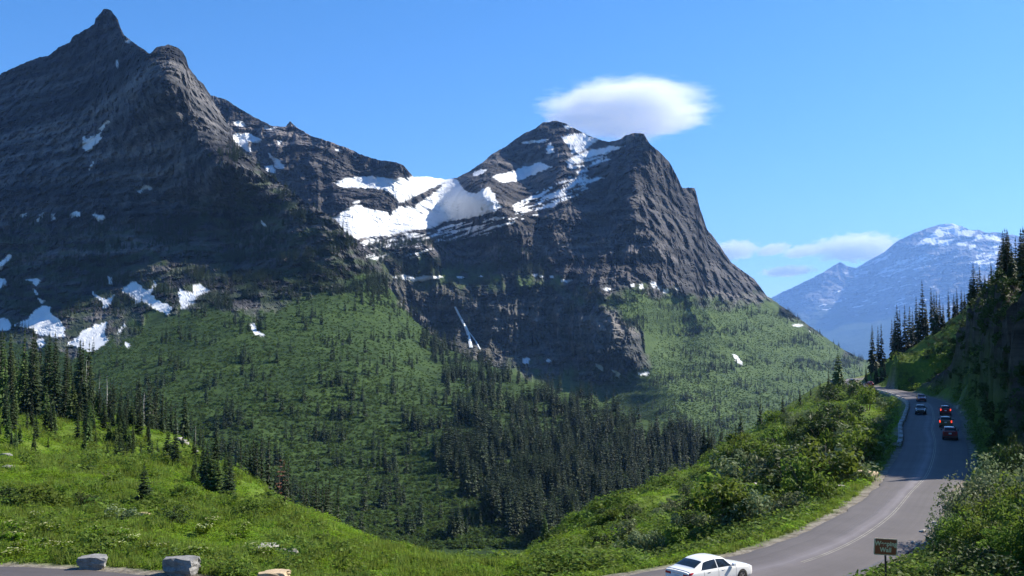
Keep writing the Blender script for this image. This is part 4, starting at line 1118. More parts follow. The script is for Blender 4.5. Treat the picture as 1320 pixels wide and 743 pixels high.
# shrubs of the outer slope
poly_sp = np.array([(715, 705), (850, 628), (960, 572), (1080, 502), (1150, 530), (1140, 590), (1060, 650), (940, 700), (800, 735)])
cnt = 0
while cnt < 138:
    px, py = rs.uniform(715, 1152), rs.uniform(502, 735)
    if not in_poly(np.array([px]), np.array([py]), poly_sp)[0]: continue
    q = hit(px, py)
    if not q: continue
    do = road_out(np.array([q[0]]), np.array([q[1]]))[0][0]
    if do < 2.6: continue
    tall = 1.0 + 1.3 * (px > 930) + 0.5 * (1060 < px)
    h = rs.uniform(1.0, 2.5) * tall * min(1, 0.5 + do / 12)
    kd, lab, grp = [(SH_GREEN, "leafy mid green shrub on the slope between valley and road", "green shrubs of the outer slope"), (SH_SILVER, "pale silvery shrub on the slope between valley and road", "silvery shrubs of the outer slope"), (SH_DARK, "dark green shrub on the slope between valley and road", "dark shrubs of the outer slope")][0 if cnt % 7 < 3 else 1 if cnt % 7 < 5 else 2]
    shrub(q[0], q[1], q[2], h, h * rs.uniform(.95, 1.5), kd, lab, grp)
    cnt += 1
# bank inside the bend
for (px, top, D, w, kd, lab) in [
        (1292, 573, 63, 4.6, SH_NEAR_S, "tall silvery shrub topping the bank inside the bend"), (1318, 592, 58, 4.4, SH_NEAR_G, "bright green tall shrub at the photo's right edge on the bank"), (1252, 598, 61, 4.2, SH_NEAR_S, "silvery willow-like shrub nearest the shaded part of the road"),
        (1272, 612, 57, 3.6, SH_NEAR_G, "green shrub between the silvery shrubs on the bank"), (1232, 618, 60, 3.4, SH_NEAR_S, "slender silvery shrub leaning over the road edge"), (1300, 622, 54, 3.6, SH_NEAR_G, "rounded leafy shrub in the middle of the bank"),
        (1240, 642, 55, 3.0, SH_NEAR_G, "yellow green shrub low on the bank by the road"), (1268, 652, 52, 3.4, SH_NEAR_G, "shaded green shrub low in the middle of the bank"), (1216, 650, 58, 2.2, SH_NEAR_S, "small silvery shrub at the road's inner edge"),
        (1306, 662, 49, 3.8, SH_NEAR_G, "deep green shrub in shade at the lower right"), (1214, 680, 53, 2.2, SH_DARK, "dark low shrub on the verge behind the sign"), (1250, 690, 48, 3.2, SH_DARK, "dark shrub in the shaded lower right corner"), (1296, 702, 45, 3.4, SH_DARK, "dark shrub at the bottom right corner of the bank"), (1214, 712, 47, 2.0, SH_DARK, "dark low shrub close right of the sign post"), (1335, 640, 52, 4.2, SH_NEAR_G, "green shrub cut by the photo's right edge"), (1352, 600, 48, 4.6, SH_NEAR_G, "tall shrub added for shade on the bank just past the photo's right edge"), (1380, 610, 44, 4.6, SH_NEAR_G, "tall shrub added for shade on the bank farther past the photo's right edge"), (1372, 560, 53, 5.0, SH_NEAR_S, "tallest silvery shrub added for shade on the bank past the photo's right edge"), (1410, 640, 41, 4.4, SH_NEAR_G, "broad shrub added for shade on the bank nearest the lookout")]:  # shrubs past the right edge are added to shade the bank
    x, y, zt = P(px, top, D); z = gz1(x, y)
    shrub(x, y, z, max(zt - z, .8), w, kd, lab)
for i, (x, y, h) in enumerate([(35.5, 50, 11), (38, 53, 13), (41, 51, 13), (37, 47, 10), (44, 55, 14), (40, 47, 12)]):  # unseen trees beyond the frame, added to darken the lower bank
    tree("conifer_tree", x, y, gz1(x, y) - .2, h, CROWN[(2, 4, 1)[i % 3]], TRUNK[i % 3], "tall dark conifer added out of view to shade the bank", "conifers added past the right edge for shade", 1.7)
for i in range(26):      # along the foot of the rock wall and over it
    px = rs.uniform(1222, 1335); D = rs.uniform(72, 120)
    x, y, zt = P(px, rs.uniform(520, 575), D)
    if road_out(np.array([x]), np.array([y]))[0][0] < 2.5: continue
    z = gz1(x, y)
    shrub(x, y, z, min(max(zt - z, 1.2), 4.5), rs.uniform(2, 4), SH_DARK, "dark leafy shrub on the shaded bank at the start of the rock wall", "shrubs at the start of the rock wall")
for i in range(36):      # rooted in the rock wall
    y = rs.uniform(98, 245); x = np.interp(y, RR[:, 1], RR[:, 0]) + rs.uniform(2.6, 8.5)
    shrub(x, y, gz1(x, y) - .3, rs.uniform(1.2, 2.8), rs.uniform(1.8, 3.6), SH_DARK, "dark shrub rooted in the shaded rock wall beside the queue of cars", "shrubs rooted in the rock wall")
for i in range(50):
    px = rs.uniform(1125, 1330); D = rs.uniform(250, 345)
    x, y, _ = P(px, 450, D)
    if road_out(np.array([x]), np.array([y]))[0][0] < 4: continue
    shrub(x, y, gz1(x, y), rs.uniform(1.2, 3.0), rs.uniform(2, 4.5), [SH_GREEN, SH_DARK, SH_DARK][i % 3], "green shrub on the steep slope above the road bend", "shrubs on the steep slope above the bend")

# ------------------------------------------------------------------ rocks, logs, walls
def rock_mesh(name, seed, size, mat, n=22, boxy=0.75):
    rg = np.random.default_rng(seed)
    p = rg.uniform(-1, 1, (n, 3)); m_ = np.abs(p).max(1)
    p = p / (m_[:, None] ** boxy + 1e-6)
    p = p / np.maximum(1, np.linalg.norm(p, axis=1) / 1.35)[:, None]
    bm = bmesh.new()
    for q in p: bm.verts.new(q * np.array(size) / 2)
    r = bmesh.ops.convex_hull(bm, input=bm.verts)
    bmesh.ops.delete(bm, geom=list({e for e in r["geom_interior"] + r["geom_unused"] if isinstance(e, bmesh.types.BMVert)}), context='VERTS')
    bmesh.ops.bevel(bm, geom=list(bm.edges), offset=min(size) * 0.04, segments=1, affect='EDGES', clamp_overlap=True)
    me = bpy.data.meshes.new(name); bm.to_mesh(me); bm.free(); me.materials.append(mat)
    return me
def boulder_mesh(name, size, seed, mat):
    """quarried block: six rough faces with broken corners"""
    rg = np.random.default_rng(seed); bm = bmesh.new()
    bmesh.ops.create_cube(bm, size=1.0)
    bmesh.ops.subdivide_edges(bm, edges=bm.edges, cuts=5, use_grid_fill=True)
    sh = rg.normal(0, .045, (8, 3))
    for v in bm.verts:
        c = v.co.copy()
        q = int(c.x > 0) * 4 + int(c.y > 0) * 2 + int(c.z > 0)
        k = abs(c.x) * abs(c.y) * 4
        d = Vector(sh[q]) * 1.2 + Vector(rg.normal(0, .022, 3))
        rnd = max(0, (abs(c.x) + abs(c.y) + abs(c.z)) - 1.15) * 0.32
        v.co = Vector(((c.x * (1 - rnd) + d.x) * size[0], (c.y * (1 - rnd) + d.y) * size[1], (c.z * (1 - rnd) + d.z * .6) * size[2]))
    me = bpy.data.meshes.new(name); bm.to_mesh(me); bm.free(); me.materials.append(mat)
    return me
for (px, base, D, size, rz_b, mt, lab, sd) in [
        (116, 729, 54.6, (1.35, 1.0, .64), .25, 'boulder', "grey boulder on the pavement edge, left and darker of the two grey ones", 1),
        (232, 738, 53.1, (1.5, 1.1, .88), -.15, 'boulder', "largest pale grey block on the pavement edge with a bright top", 2),
        (350, 748, 51.3, (1.4, 1.0, .56), .1, 'boulder_tan', "tan flat-topped boulder cut by the bottom of the photo", 3)]:
    x, y, z = P(px, base, D)
    o = link("boulder", boulder_mesh("boulder", size, sd, M[mt]), None, (x, y + size[1] * .4, max(gz1(x, y + .6), 0.0) + size[2] * .44)); o.rotation_euler = (0, 0, rz_b)
    tag(o, lab, "boulder")
def rock_at(px, py, size, seed, lab, mt='pale_rock', group=None, sink=.3):
    q = hit(px, py)
    if not q: return
    o = link("rock", rock_mesh("rock", seed, size, M[mt]), None, (q[0], q[1], q[2] + size[2] * (0.5 - sink))); o.rotation_euler = (0, 0, seed)
    tag(o, lab, "rock", group)
rock_at(345, 712, (2.6, 1.4, .5), 5, "long pale rock slab lying in the meadow above the tan boulder", sink=.12)
rock_at(368, 717, (2.0, 1.2, .4), 6, "smaller pale slab just right of the long one in the meadow", sink=.1)
rock_at(9, 590, (1.4, 1.0, .7), 7, "small grey stone in the meadow at the photo's left edge", 'boulder')
rock_at(12, 603, (1.6, 1.0, .3), 8, "flat pale stone below the grey one at the meadow's left edge", sink=.1)
rock_at(188, 668, (1.2, .8, .4), 9, "little tan stone in the middle of the meadow", 'boulder_tan', sink=.1)
rock_at(33, 653, (1.4, .8, .4), 10, "pale stone at the foot of the broad dark green shrub", sink=.1)
rock_at(1112, 616, (3.0, 1.6, 1.0), 12, "brown rock on the grassy verge below the retaining wall", 'boulder_tan')
rock_at(1085, 632, (.9, .7, .4), 13, "small pale stone on the grass verge beside the road", sink=.1)
for i in range(22):
    t = i / 21
    px = 1173 + 50 * t + rs.uniform(-8, 8); py = 716 - 52 * t + rs.uniform(-6, 9)
    sz = rs.uniform(.18, .5)
    rock_at(px, py, (sz, sz * .8, sz * .6), 20 + i, "pale broken rock among plants on the inner road verge by the sign", group="broken rocks on the inner verge", sink=.15)
for i in range(16):
    px = rs.uniform(228, 338); py = 570 + (px - 228) * .45 + rs.uniform(-6, 8)
    rock_at(px, py, (rs.uniform(.8, 2), 1, .5), 60 + i, "pale stone on the eroded rim between young firs and valley", group="pale stones on the eroded rim", sink=.15)
def log(px, py, L, r, yaw, pitch, lab, seed, branch=0):
    q = hit(px, py)
    if not q: return
    rg = np.random.default_rng(seed); mb = MB()
    pts = [(L * (k / 5 - .5), rg.normal() * .06 * r, rg.normal() * .1 * r) for k in range(6)]
    mb.tube(pts, [r, r * .95, r * .85, r * .75, r * .6, r * .4], 7)
    for i in range(branch):
        k = rg.uniform(-.1, .45) * L; a = rg.uniform(.3, 2.6)
        mb.tube([(k, 0, 0), (k + .3, math.cos(a) * .7, math.sin(a) * .7)], [r * .3, r * .1], 4)
    o = mb.build("fallen_log", M['dead']); o.location = (q[0], q[1], q[2] + r * .8 + .25); o.rotation_euler = (0, pitch, yaw)
    tag(o, lab, "log")
log(204, 557, 6.5, .28, .15, -.12, "longest white fallen log with a raised tip on the burnt slope", 1, 5)
log(184, 543, 4.5, .24, -.1, .15, "short pale log above the longest one on the burnt slope", 2, 2)
log(128, 543, 4.2, .26, .5, -.25, "pale log propped among young firs, left of the leaning dead trunk", 3, 3)
log(80, 527, 4.0, .2, -.4, .2, "thin pale log under the tall conifers on the upper slope", 4, 1)
log(90, 537, 3.5, .2, .3, .1, "thin pale log a little below the one under the tall conifers", 5, 1)
log(262, 583, 6, .25, -.5, .2, "pale log along the eroded rim, upper of two", 6, 2)
log(312, 608, 5, .22, -.5, .2, "pale log along the eroded rim, lower of two", 7, 2)
log(1012, 612, 5.5, .25, 1.0, .05, "long pale fallen trunk lying diagonally on the shrubby slope, upper piece", 8, 2)
log(985, 628, 6.5, .22, .95, .05, "long pale fallen trunk lying diagonally on the shrubby slope, lower piece", 9, 2)
log(1035, 597, 4.5, .25, 1.0, .05, "pale broken log end at the top of the diagonal trunk", 10, 1)

# stone guard wall along the outer edge, raised and lowered like a parapet
gw = empty("guard_wall", (RL[yi(120), 0], RL[yi(120), 1], 0), 0, "low stone guard wall with raised blocks along the outer edge of the far road", "wall")
STN = [boulder_mesh("stone_mesh", (1.45, .55, .62), 70 + i, M['stone']) for i in range(4)] + [boulder_mesh("stone_mesh", (1.45, .55, .36), 80 + i, M['stone']) for i in range(3)]
along = np.concatenate([[0], np.cumsum(np.linalg.norm(np.diff(RL, axis=0), axis=1))])
k0, k1 = along[yi(122)], along[-14]
i = 0; base = gw.location.copy()
for sdist in np.arange(k0, k1, 1.5):
    x, y = np.interp(sdist, along, RL[:, 0]), np.interp(sdist, along, RL[:, 1])
    x2, y2 = np.interp(sdist + 1, along, RL[:, 0]), np.interp(sdist + 1, along, RL[:, 1])
    a = math.atan2(y2 - y, x2 - x)
    low = (i % 5) in (3, 4)
    me = STN[4 + i % 3] if low else STN[i % 4]
    o = link("stone", me, gw, (x - math.sin(a) * .35 - base.x, y + math.cos(a) * .35 - base.y, (.16 if low else .29))); o.rotation_euler = (0, 0, a)
    i += 1
# retaining wall below it
ks = np.arange(yi(150), len(RL) - 12)
tn = np.gradient(RL[ks], axis=0); tn /= np.linalg.norm(tn, axis=1)[:, None]
nl = np.stack([-tn[:, 1], tn[:, 0]], 1)
dist = np.concatenate([[0], np.cumsum(np.linalg.norm(np.diff(RL[ks], axis=0), axis=1))])
sd_ = np.arange(0, dist[-1], .45); zz_ = np.arange(-4.2, 0.05, .3)
rx, ry = np.interp(sd_, dist, RL[ks, 0]), np.interp(sd_, dist, RL[ks, 1]); nxn, nyn = np.interp(sd_, dist, nl[:, 0]), np.interp(sd_, dist, nl[:, 1])
S, Zw = np.meshgrid(np.arange(len(sd_)), zz_)
blk = ((S + (np.round(Zw / .3).astype(int) % 2)) % 3 == 0) * -.07 + .06 * perlin(S * .7, Zw * 5, 1.0)
offw = .62 + blk - Zw * .08
me = mesh_np("retaining_wall", np.stack([rx[S] + nxn[S] * offw, ry[S] + nyn[S] * offw, Zw], -1).reshape(-1, 3), grid_faces(*S.shape), M['stone'])
tag(link("retaining_wall", me), "shaded stone retaining wall holding up the outer side of the far road", "wall")

# water running down the rock wall onto the road
ww = MB()
for (yy, w0, dx) in ((196, 1.6, 0), (186, 1.2, .1)):
    k = yi(yy); p, t = RR[k], (RR[k + 1] - RR[k]); t = t / np.linalg.norm(t); nrm = np.array([t[1], -t[0]])
    vs = []; n_ = 14
    ds_ = np.linspace(.6, 3.4, n_)
    for i, d_ in enumerate(ds_):
        c = p + nrm * d_
        zz = gz1(*c) + .1
        w_ = w0 * (.6 + .4 * math.sin(i * 1.7)) * .5
        vs += [(*(c - t * w_ - nrm * .35), zz + .1), (*(c + t * w_ - nrm * .35), zz + .1)]
    ww.add(vs, [(2 * i, 2 * i + 1, 2 * i + 3, 2 * i + 2) for i in range(n_ - 1)])
tag(ww.build("water_streak", M['seep']), "thin white streaks of water running down the dark rock wall beside the queue", "waterfall")

# ------------------------------------------------------------------ the sign
q = P(1141, 705, 48)
sx_, sy_ = q[0], q[1]; sz_ = gz1(sx_, sy_)
sg = empty("road_sign", (sx_, sy_, sz_), R(10), "brown sign reading Weeping Wall in cream letters on a thin post by the road", "sign")
bc = q[2] - sz_
def rrect(w, h, r, y, th, n=5):
    pts = []
    for (cx, cy, a0) in ((w / 2 - r, h / 2 - r, 0), (-w / 2 + r, h / 2 - r, 90), (-w / 2 + r, -h / 2 + r, 180), (w / 2 - r, -h / 2 + r, 270)):
        for k in range(n + 1):
            a = R(a0 + 90 * k / n); pts.append((cx + r * math.cos(a), cy + r * math.sin(a)))
    m = len(pts); mb = MB()
    mb.add([(x, y, z) for x, z in pts] + [(x, y + th, z) for x, z in pts], [tuple(range(m)), tuple(range(m, 2 * m))[::-1]] + [(k, (k + 1) % m, m + (k + 1) % m, m + k) for k in range(m)])
    return mb
piv = link("board", rrect(1.20, .79, .07, -.05, .035).mesh("board", M['sign_tan']), sg, (0, 0, bc)); piv.rotation_euler = (0, R(5), 0)
link("face", rrect(1.11, .70, .05, -.056, .01).mesh("face", M['sign_brown']), piv)
for txt, zz in (("Weeping", .055), ("Wall", -.235)):
    cu = bpy.data.curves.new("lettering", 'FONT'); cu.body = txt; cu.size = .30; cu.align_x = 'CENTER'; cu.extrude = .002; cu.offset = .011; cu.space_character = 1.06
    cu.materials.append(M['sign_letter'])
    tmp = bpy.data.objects.new("lettering", cu)
    o = link("lettering", bpy.data.meshes.new_from_object(tmp), piv); bpy.data.objects.remove(tmp); o.location = (0, -.0595, zz); o.rotation_euler = (R(90), 0, 0)
MB().box((0, 0, bc / 2 - .1), (.075, .06, bc + .5)).build("post", M['sign_post'], sg)

# ------------------------------------------------------------------ vehicles
SEDAN = [(2.44, .50, .30, .45, .56, .61, (.38, .63), (.2, .635), .64), (2.36, .74, .24, .47, .62, .69, (.5, .72), (.28, .735), .74), (2.1, .87, .2, .5, .70, .79, (.62, .83), (.34, .85), .855), (1.55, .91, .2, .52, .76, .87, (.70, .925), (.4, .95), .955), (.98, .915, .2, .53, .80, .925, (.735, .985), (.45, 1.02), 1.03), (.58, .915, .2, .53, .81, .945, (.695, 1.16), (.49, 1.20), 1.215), (.12, .915, .2, .53, .82, .955, (.63, 1.365), (.5, 1.42), 1.435), (-.45, .915, .2, .53, .825, .965, (.61, 1.405), (.48, 1.458), 1.473), (-1.0, .915, .2, .53, .83, .97, (.605, 1.375), (.47, 1.43), 1.445), (-1.38, .91, .2, .53, .84, .975, (.615, 1.28), (.48, 1.335), 1.35), (-1.8, .905, .21, .54, .86, .98, (.66, 1.12), (.5, 1.165), 1.175), (-2.08, .895, .24, .55, .865, .975, (.70, 1.03), (.5, 1.055), 1.06), (-2.36, .86, .28, .56, .85, .955, (.68, 1.0), (.4, 1.02), 1.025), (-2.44, .80, .33, .56, .82, .92, (.64, .955), (.4, .97), .975)]
SUV = [(2.32, .60, .34, .55, .74, .82, (.5, .86), (.3, .87), .875), (2.2, .84, .28, .58, .82, .93, (.6, .97), (.35, .985), .99), (1.5, .92, .25, .62, .9, 1.02, (.72, 1.07), (.4, 1.09), 1.1), (1.0, .93, .25, .63, .93, 1.06, (.76, 1.12), (.5, 1.15), 1.16), (.45, .93, .25, .63, .95, 1.08, (.70, 1.50), (.5, 1.57), 1.585), (.1, .93, .25, .63, .95, 1.085, (.68, 1.60), (.55, 1.69), 1.71), (-.8, .93, .25, .63, .95, 1.09, (.68, 1.62), (.55, 1.71), 1.735), (-1.7, .925, .25, .63, .95, 1.09, (.67, 1.59), (.54, 1.68), 1.70), (-2.0, .915, .26, .63, .95, 1.09, (.67, 1.50), (.54, 1.58), 1.6), (-2.2, .90, .28, .63, .95, 1.08, (.70, 1.2), (.55, 1.22), 1.225), (-2.28, .86, .32, .63, .93, 1.05, (.68, 1.09), (.5, 1.1), 1.105)]
class Shell:
    """car skin as a function of position along the car (x) and round the half section (v 0..8)"""
    def __init__(self, tab):
        self.x = np.array([t[0] for t in tab])[::-1]
        rows = []
        for (x, w, zb, zm, zs, zl, a, b_, zt) in tab:
            rows.append([(0, zb), (w * .8, zb), (w * .97, zb + .12), (w, zm), (w * .985, zs), (w * .93, zl), a, b_, (0, zt)])
        self.r = np.array(rows)[::-1]
    def __call__(self, x, v):
        X = self.x; x = np.clip(x, X[0], X[-1]); i = int(np.clip(np.searchsorted(X, x) - 1, 0, len(X) - 2))
        h = X[i + 1] - X[i]; t = (x - X[i]) / h
        def sl(k):
            if k <= 0: return (self.r[1] - self.r[0]) / (X[1] - X[0])
            if k >= len(X) - 1: return (self.r[-1] - self.r[-2]) / (X[-1] - X[-2])
            a = (self.r[k] - self.r[k - 1]) / (X[k] - X[k - 1]); b = (self.r[k + 1] - self.r[k]) / (X[k + 1] - X[k])
            return np.where(a * b > 0, 2 * a * b / (a + b + 1e-12), 0)
        m0, m1_ = sl(i), sl(i + 1)
        ring = (2 * t ** 3 - 3 * t ** 2 + 1) * self.r[i] + (t ** 3 - 2 * t ** 2 + t) * h * m0 + (-2 * t ** 3 + 3 * t ** 2) * self.r[i + 1] + (t ** 3 - t ** 2) * h * m1_
        j = int(np.clip(math.floor(v), 0, 7)); u = v - j
        g = lambda k: ring[k] if 0 <= k <= 8 else (ring[1] * [-1, 1] if k < 0 else ring[7] * [-1, 1])
        a, b, c, d = g(j - 1), g(j), g(j + 1), g(j + 2)
        tt = .35
        p = b * (2 * u ** 3 - 3 * u ** 2 + 1) + c * (-2 * u ** 3 + 3 * u ** 2) + tt * ((c - a) * (u ** 3 - 2 * u ** 2 + u) + (d - b) * (u ** 3 - u ** 2))
        return np.array([x, p[0], p[1]])
    def body(self, name, mat, nxs=64, per=5):
        xs = np.linspace(self.x[0], self.x[-1], nxs); vs = np.linspace(0, 8, 8 * per + 1)
        half = np.array([[self(x, v) for v in vs] for x in xs])
        full = np.concatenate([half, (half * [1, -1, 1])[:, -2:0:-1]], 1)
        n = full.shape[1]; V = full.reshape(-1, 3)
        idx = np.arange(nxs * n).reshape(nxs, n)
        fq = np.stack([idx[:-1], np.roll(idx[:-1], -1, 1), np.roll(idx[1:], -1, 1), idx[1:]], -1).reshape(-1, 4)
        me = bpy.data.meshes.new(name)
        me.from_pydata([tuple(p) for p in V], [], [tuple(q) for q in fq] + [tuple(idx[0]), tuple(idx[-1][::-1])]); me.update()
        me.polygons.foreach_set("use_smooth", [True] * len(fq) + [False, False]); me.materials.append(mat)
        return me
    def patch(self, name, mat, xlo, xhi, v0, v1, side=1, off=.006, nu=14, nv=8, mirror_span=False):
        """a panel lying on the skin: from x=xlo(v) to x=xhi(v), v0..v1; mirror_span makes it run across the car"""
        f = lambda q, v: q(v) if callable(q) else q
        cols = []
        vv = list(np.linspace(v0, v1, nv))
        def nrm(x, v):
            e = .02
            a = self(x + e, v) - self(x - e, v); b = self(x, min(v + e, 8)) - self(x, v - e)
            n = np.cross(b, a); n /= np.linalg.norm(n) + 1e-9
            p = self(x, v)
            if n @ (p - np.array([x, 0, .7])) < 0: n = -n
            return n
        for v in vv:
            a, b = f(xlo, v), f(xhi, v)
            cols.append([self(x, v) + nrm(x, v) * off for x in np.linspace(a, b, nu)])
        A = np.array(cols)
        if mirror_span: A = np.concatenate([A, (A * [1, -1, 1])[::-1]], 0)
        elif side < 0: A = A * [1, -1, 1]
        return mesh_np(name, A.reshape(-1, 3), grid_faces(A.shape[0], A.shape[1]), mat, True)

def wheel_meshes(r, w):
    ty = MB(); n = 28
    prof = [(r * .66, -w / 2), (r * .93, -w / 2), (r, -w * .32), (r, w * .32), (r * .93, w / 2), (r * .66, w / 2)]
    vs = [(q * math.cos(2 * math.pi * k / n), y, q * math.sin(2 * math.pi * k / n)) for k in range(n) for q, y in prof]
    m_ = len(prof)
    ty.add(vs, [(k * m_ + i, ((k + 1) % n) * m_ + i, ((k + 1) % n) * m_ + (i + 1) % m_, k * m_ + (i + 1) % m_) for k in range(n) for i in range(m_)])
    rm = MB()
    vs = [(r * .66 * math.cos(2 * math.pi * k / n), y, r * .66 * math.sin(2 * math.pi * k / n)) for k in range(n) for y in (-w * .3, w * .47)] + [(r * .6 * math.cos(2 * math.pi * k / n), w * .47, r * .6 * math.sin(2 * math.pi * k / n)) for k in range(n)]
    rm.add(vs, [(2 * k, 2 * ((k + 1) % n), 2 * ((k + 1) % n) + 1, 2 * k + 1) for k in range(n)] + [(2 * k + 1, 2 * ((k + 1) % n) + 1, 2 * n + (k + 1) % n, 2 * n + k) for k in range(n)])
    for s in range(5):
        a = 2 * math.pi * s / 5
        rot = Matrix.Rotation(-a, 3, 'Y')
        rm.box(tuple(rot @ Vector((r * .32, w * .38, 0))), (r * .62, .03, r * .17), rot)
    rm.tube([(0, w * .3, 0), (0, w * .43, 0)], r * .13, 10)
    return ty.mesh("tyre_mesh", M['tyre'], True), rm.mesh("rim_mesh", M['rim'])
WHEEL = {}
def car(name, x, y, heading, tab, paint, label, group, kind='sedan', brake=False, detail=True):
    """heading: angle of the direction of travel from +X"""
    r = empty(name, (x, y, .045), heading, label, "car", group)
    key = (id(tab), paint, kind, brake)
    sh = Shell(tab)
    suv = kind == 'suv'
    body = link("body", sh.body("car_body_mesh", M[paint], 72 if detail else 30, 6 if detail else 3), r)
    wx = (1.38, -1.38) if not suv else (1.36, -1.36); wr = .335 if not suv else .37; hw = .915 if not suv else .93
    if (wr,) not in WHEEL: WHEEL[(wr,)] = wheel_meshes(wr, .21)
    ty, ri = WHEEL[(wr,)]
    for xx in wx:
        for s in (1, -1):
            am = MB(); n = 22
            a0 = [math.pi * (k / (n - 1)) * 1.16 - .08 * math.pi for k in range(n)]
            ar = wr * 1.12
            pr_ = [(xx + ar * math.cos(a), wr + ar * math.sin(a)) for a in a0]
            am.add([(px_, s * (hw + .004), pz) for px_, pz in pr_] + [(px_, s * (hw - .25), pz) for px_, pz in pr_], [tuple(range(n)) if s > 0 else tuple(range(n))[::-1]])
            am.build("wheel_arch", M['trim'], r)
            w_ = empty("wheel", (xx, s * (hw - .085), wr)); w_.parent = r
            if s < 0: w_.rotation_euler = (0, 0, math.pi)
            link("tyre", ty, w_); link("rim", ri, w_)
    if not suv:
        lin = lambda a, b: (lambda v: a + (b - a) * (v - 5.05) / .9)
        for s in (1, -1):
            link("side_window", sh.patch("side_window", M['glass'], -.36, lin(.80, .20), 5.08, 5.88, s), r)
            link("side_window", sh.patch("side_window", M['glass'], lin(-1.68, -1.22), -.42, 5.08, 5.88, s), r)
            link("tail_light", sh.patch("tail_light", M['lamp_red'], -2.437, lambda v: -2.30 + .22 * (v - 4.0), 4.05, 4.95, s, .008), r)
            link("headlight", sh.patch("headlight", M['lamp_clear'], lambda v: 2.0 - .1 * (v - 4), 2.40, 4.2, 4.9, s, .006), r)
            for xx in (-.62, .42):
                MB().box((xx - .45, s * .908, .865), (.19, .018, .03)).build("door_handle", M['chrome'], r)
            mm = MB().box((.66, s * .98, 1.03), (.16, .17, .13)); mo = mm.build("mirror", M[paint], r)
            for a in (.93, -.39, -1.44):
                link("door_gap", sh.patch("door_gap", M['trim'], a - .006, a + .006, 2.3, 5.0, s, .004, 2, 12), r)
            link("sill", sh.patch("sill", M['trim'], -1.0, 1.0, 1.3, 1.9, s, .004, 8, 3), r)
        link("rear_window", sh.patch("rear_window", M['glass'], lambda v: -1.88, lambda v: -1.30, 6.25, 8, 1, .006, 10, 8, True), r)
        link("windshield", sh.patch("windshield", M['glass'], .18, .88, 6.2, 8, 1, .006, 10, 8, True), r)
        link("boot_gap", sh.patch("boot_gap", M['trim'], -2.375, -2.36, 5.2, 8, 1, .004, 2, 10, True), r)
        MB().box((-2.445, 0, .70), (.02, .32, .16)).build("number_plate", M['plate'], r)
        MB().box((-2.443, 0, .84), (.02, .62, .025)).build("boot_trim", M['chrome'], r)
        MB().box((-2.40, 0, .38), (.1, 1.3, .1)).build("rear_bumper", M['trim'], r)
        for s in (1, -1): MB().box((-2.447, s * .60, .80), (.02, .36, .11)).build("tail_light", M['lamp_red'], r)
    else:
        for s in (1, -1):
            link("side_window", sh.patch("side_window", M['glass'], -.3, lambda v: .75 - .45 * (v - 5), 5.1, 5.88, s, .006, 6, 4), r)
            link("side_window", sh.patch("side_window", M['glass'], -1.85, -.38, 5.1, 5.88, s, .006, 6, 4), r)
            MB().box((-2.26, s * .80, 1.0), (.08, .16, .34)).build("tail_light", M['lamp_on' if brake else 'lamp_red'], r)
            MB().box((2.27, s * .62, .78), (.08, .28, .13)).build("headlight", M['lamp_clear'], r)
            MB().box((.75, s * 1.02, 1.16), (.14, .18, .18)).build("mirror", M['trim'], r)
            MB().tube([(.0, s * .5, 1.75), (-1.6, s * .5, 1.74)], .025, 5).build("roof_rail", M['trim'], r)
        link("rear_window", sh.patch("rear_window", M['glass'], -2.19, -2.02, 6.2, 8, 1, .01, 5, 5, True), r)
        link("windshield", sh.patch("windshield", M['glass'], .52, .96, 6.2, 8, 1, .006, 5, 5, True), r)
        MB().box((-2.29, 0, .88), (.03, .34, .17)).build("number_plate", M['plate'], r)
        MB().box((-2.28, 0, .46), (.12, 1.6, .16)).build("rear_bumper", M['trim'], r)
        MB().box((2.31, 0, .58), (.1, 1.3, .22)).build("front_bumper", M['trim'], r)
    return r
car("white_car", 10.15, 51.1, math.atan2(.60, .80), SEDAN, 'white_paint', "white four-door saloon driving away on the bend at the bottom of the photo", None)
def on_road(y, f):
    k = yi(y); p = RL[k] * (1 - f) + RR[k] * f; t = RR[k + 2] - RR[k - 2]
    return p[0], p[1], math.atan2(t[1], t[0])
for (y, f, pt, rev, br, lab) in [
        (133, .76, 'red_paint', 0, False, "dark red sport utility car, last in the queue in the shaded lane"),
        (153, .75, 'olive_paint', 0, True, "dull brown car with lit brake lights, second from the back of the queue"),
        (180, .75, 'red_paint', 0, True, "reddish car with lit brake lights at the head of the queue"),
        (182, .26, 'black_paint', 1, False, "black oncoming car passing the queue in the shade"),
        (226, .40, 'red_paint', 1, False, "small dark red car farther up the road beyond the queue"),
        (312, .45, 'red_paint', 0, False, "maroon car on the sunlit far end of the road, right of a dark one"),
        (335, .40, 'black_paint', 0, False, "dark car farthest up the road, just before the bend")]:
    x, y_, a = on_road(y, f)
    car("queued_car" if br or y == 133 else "distant_car", x, y_, a + (math.pi if rev else 0), SUV, pt, lab, "cars on the far stretch of road", 'suv', br, False)

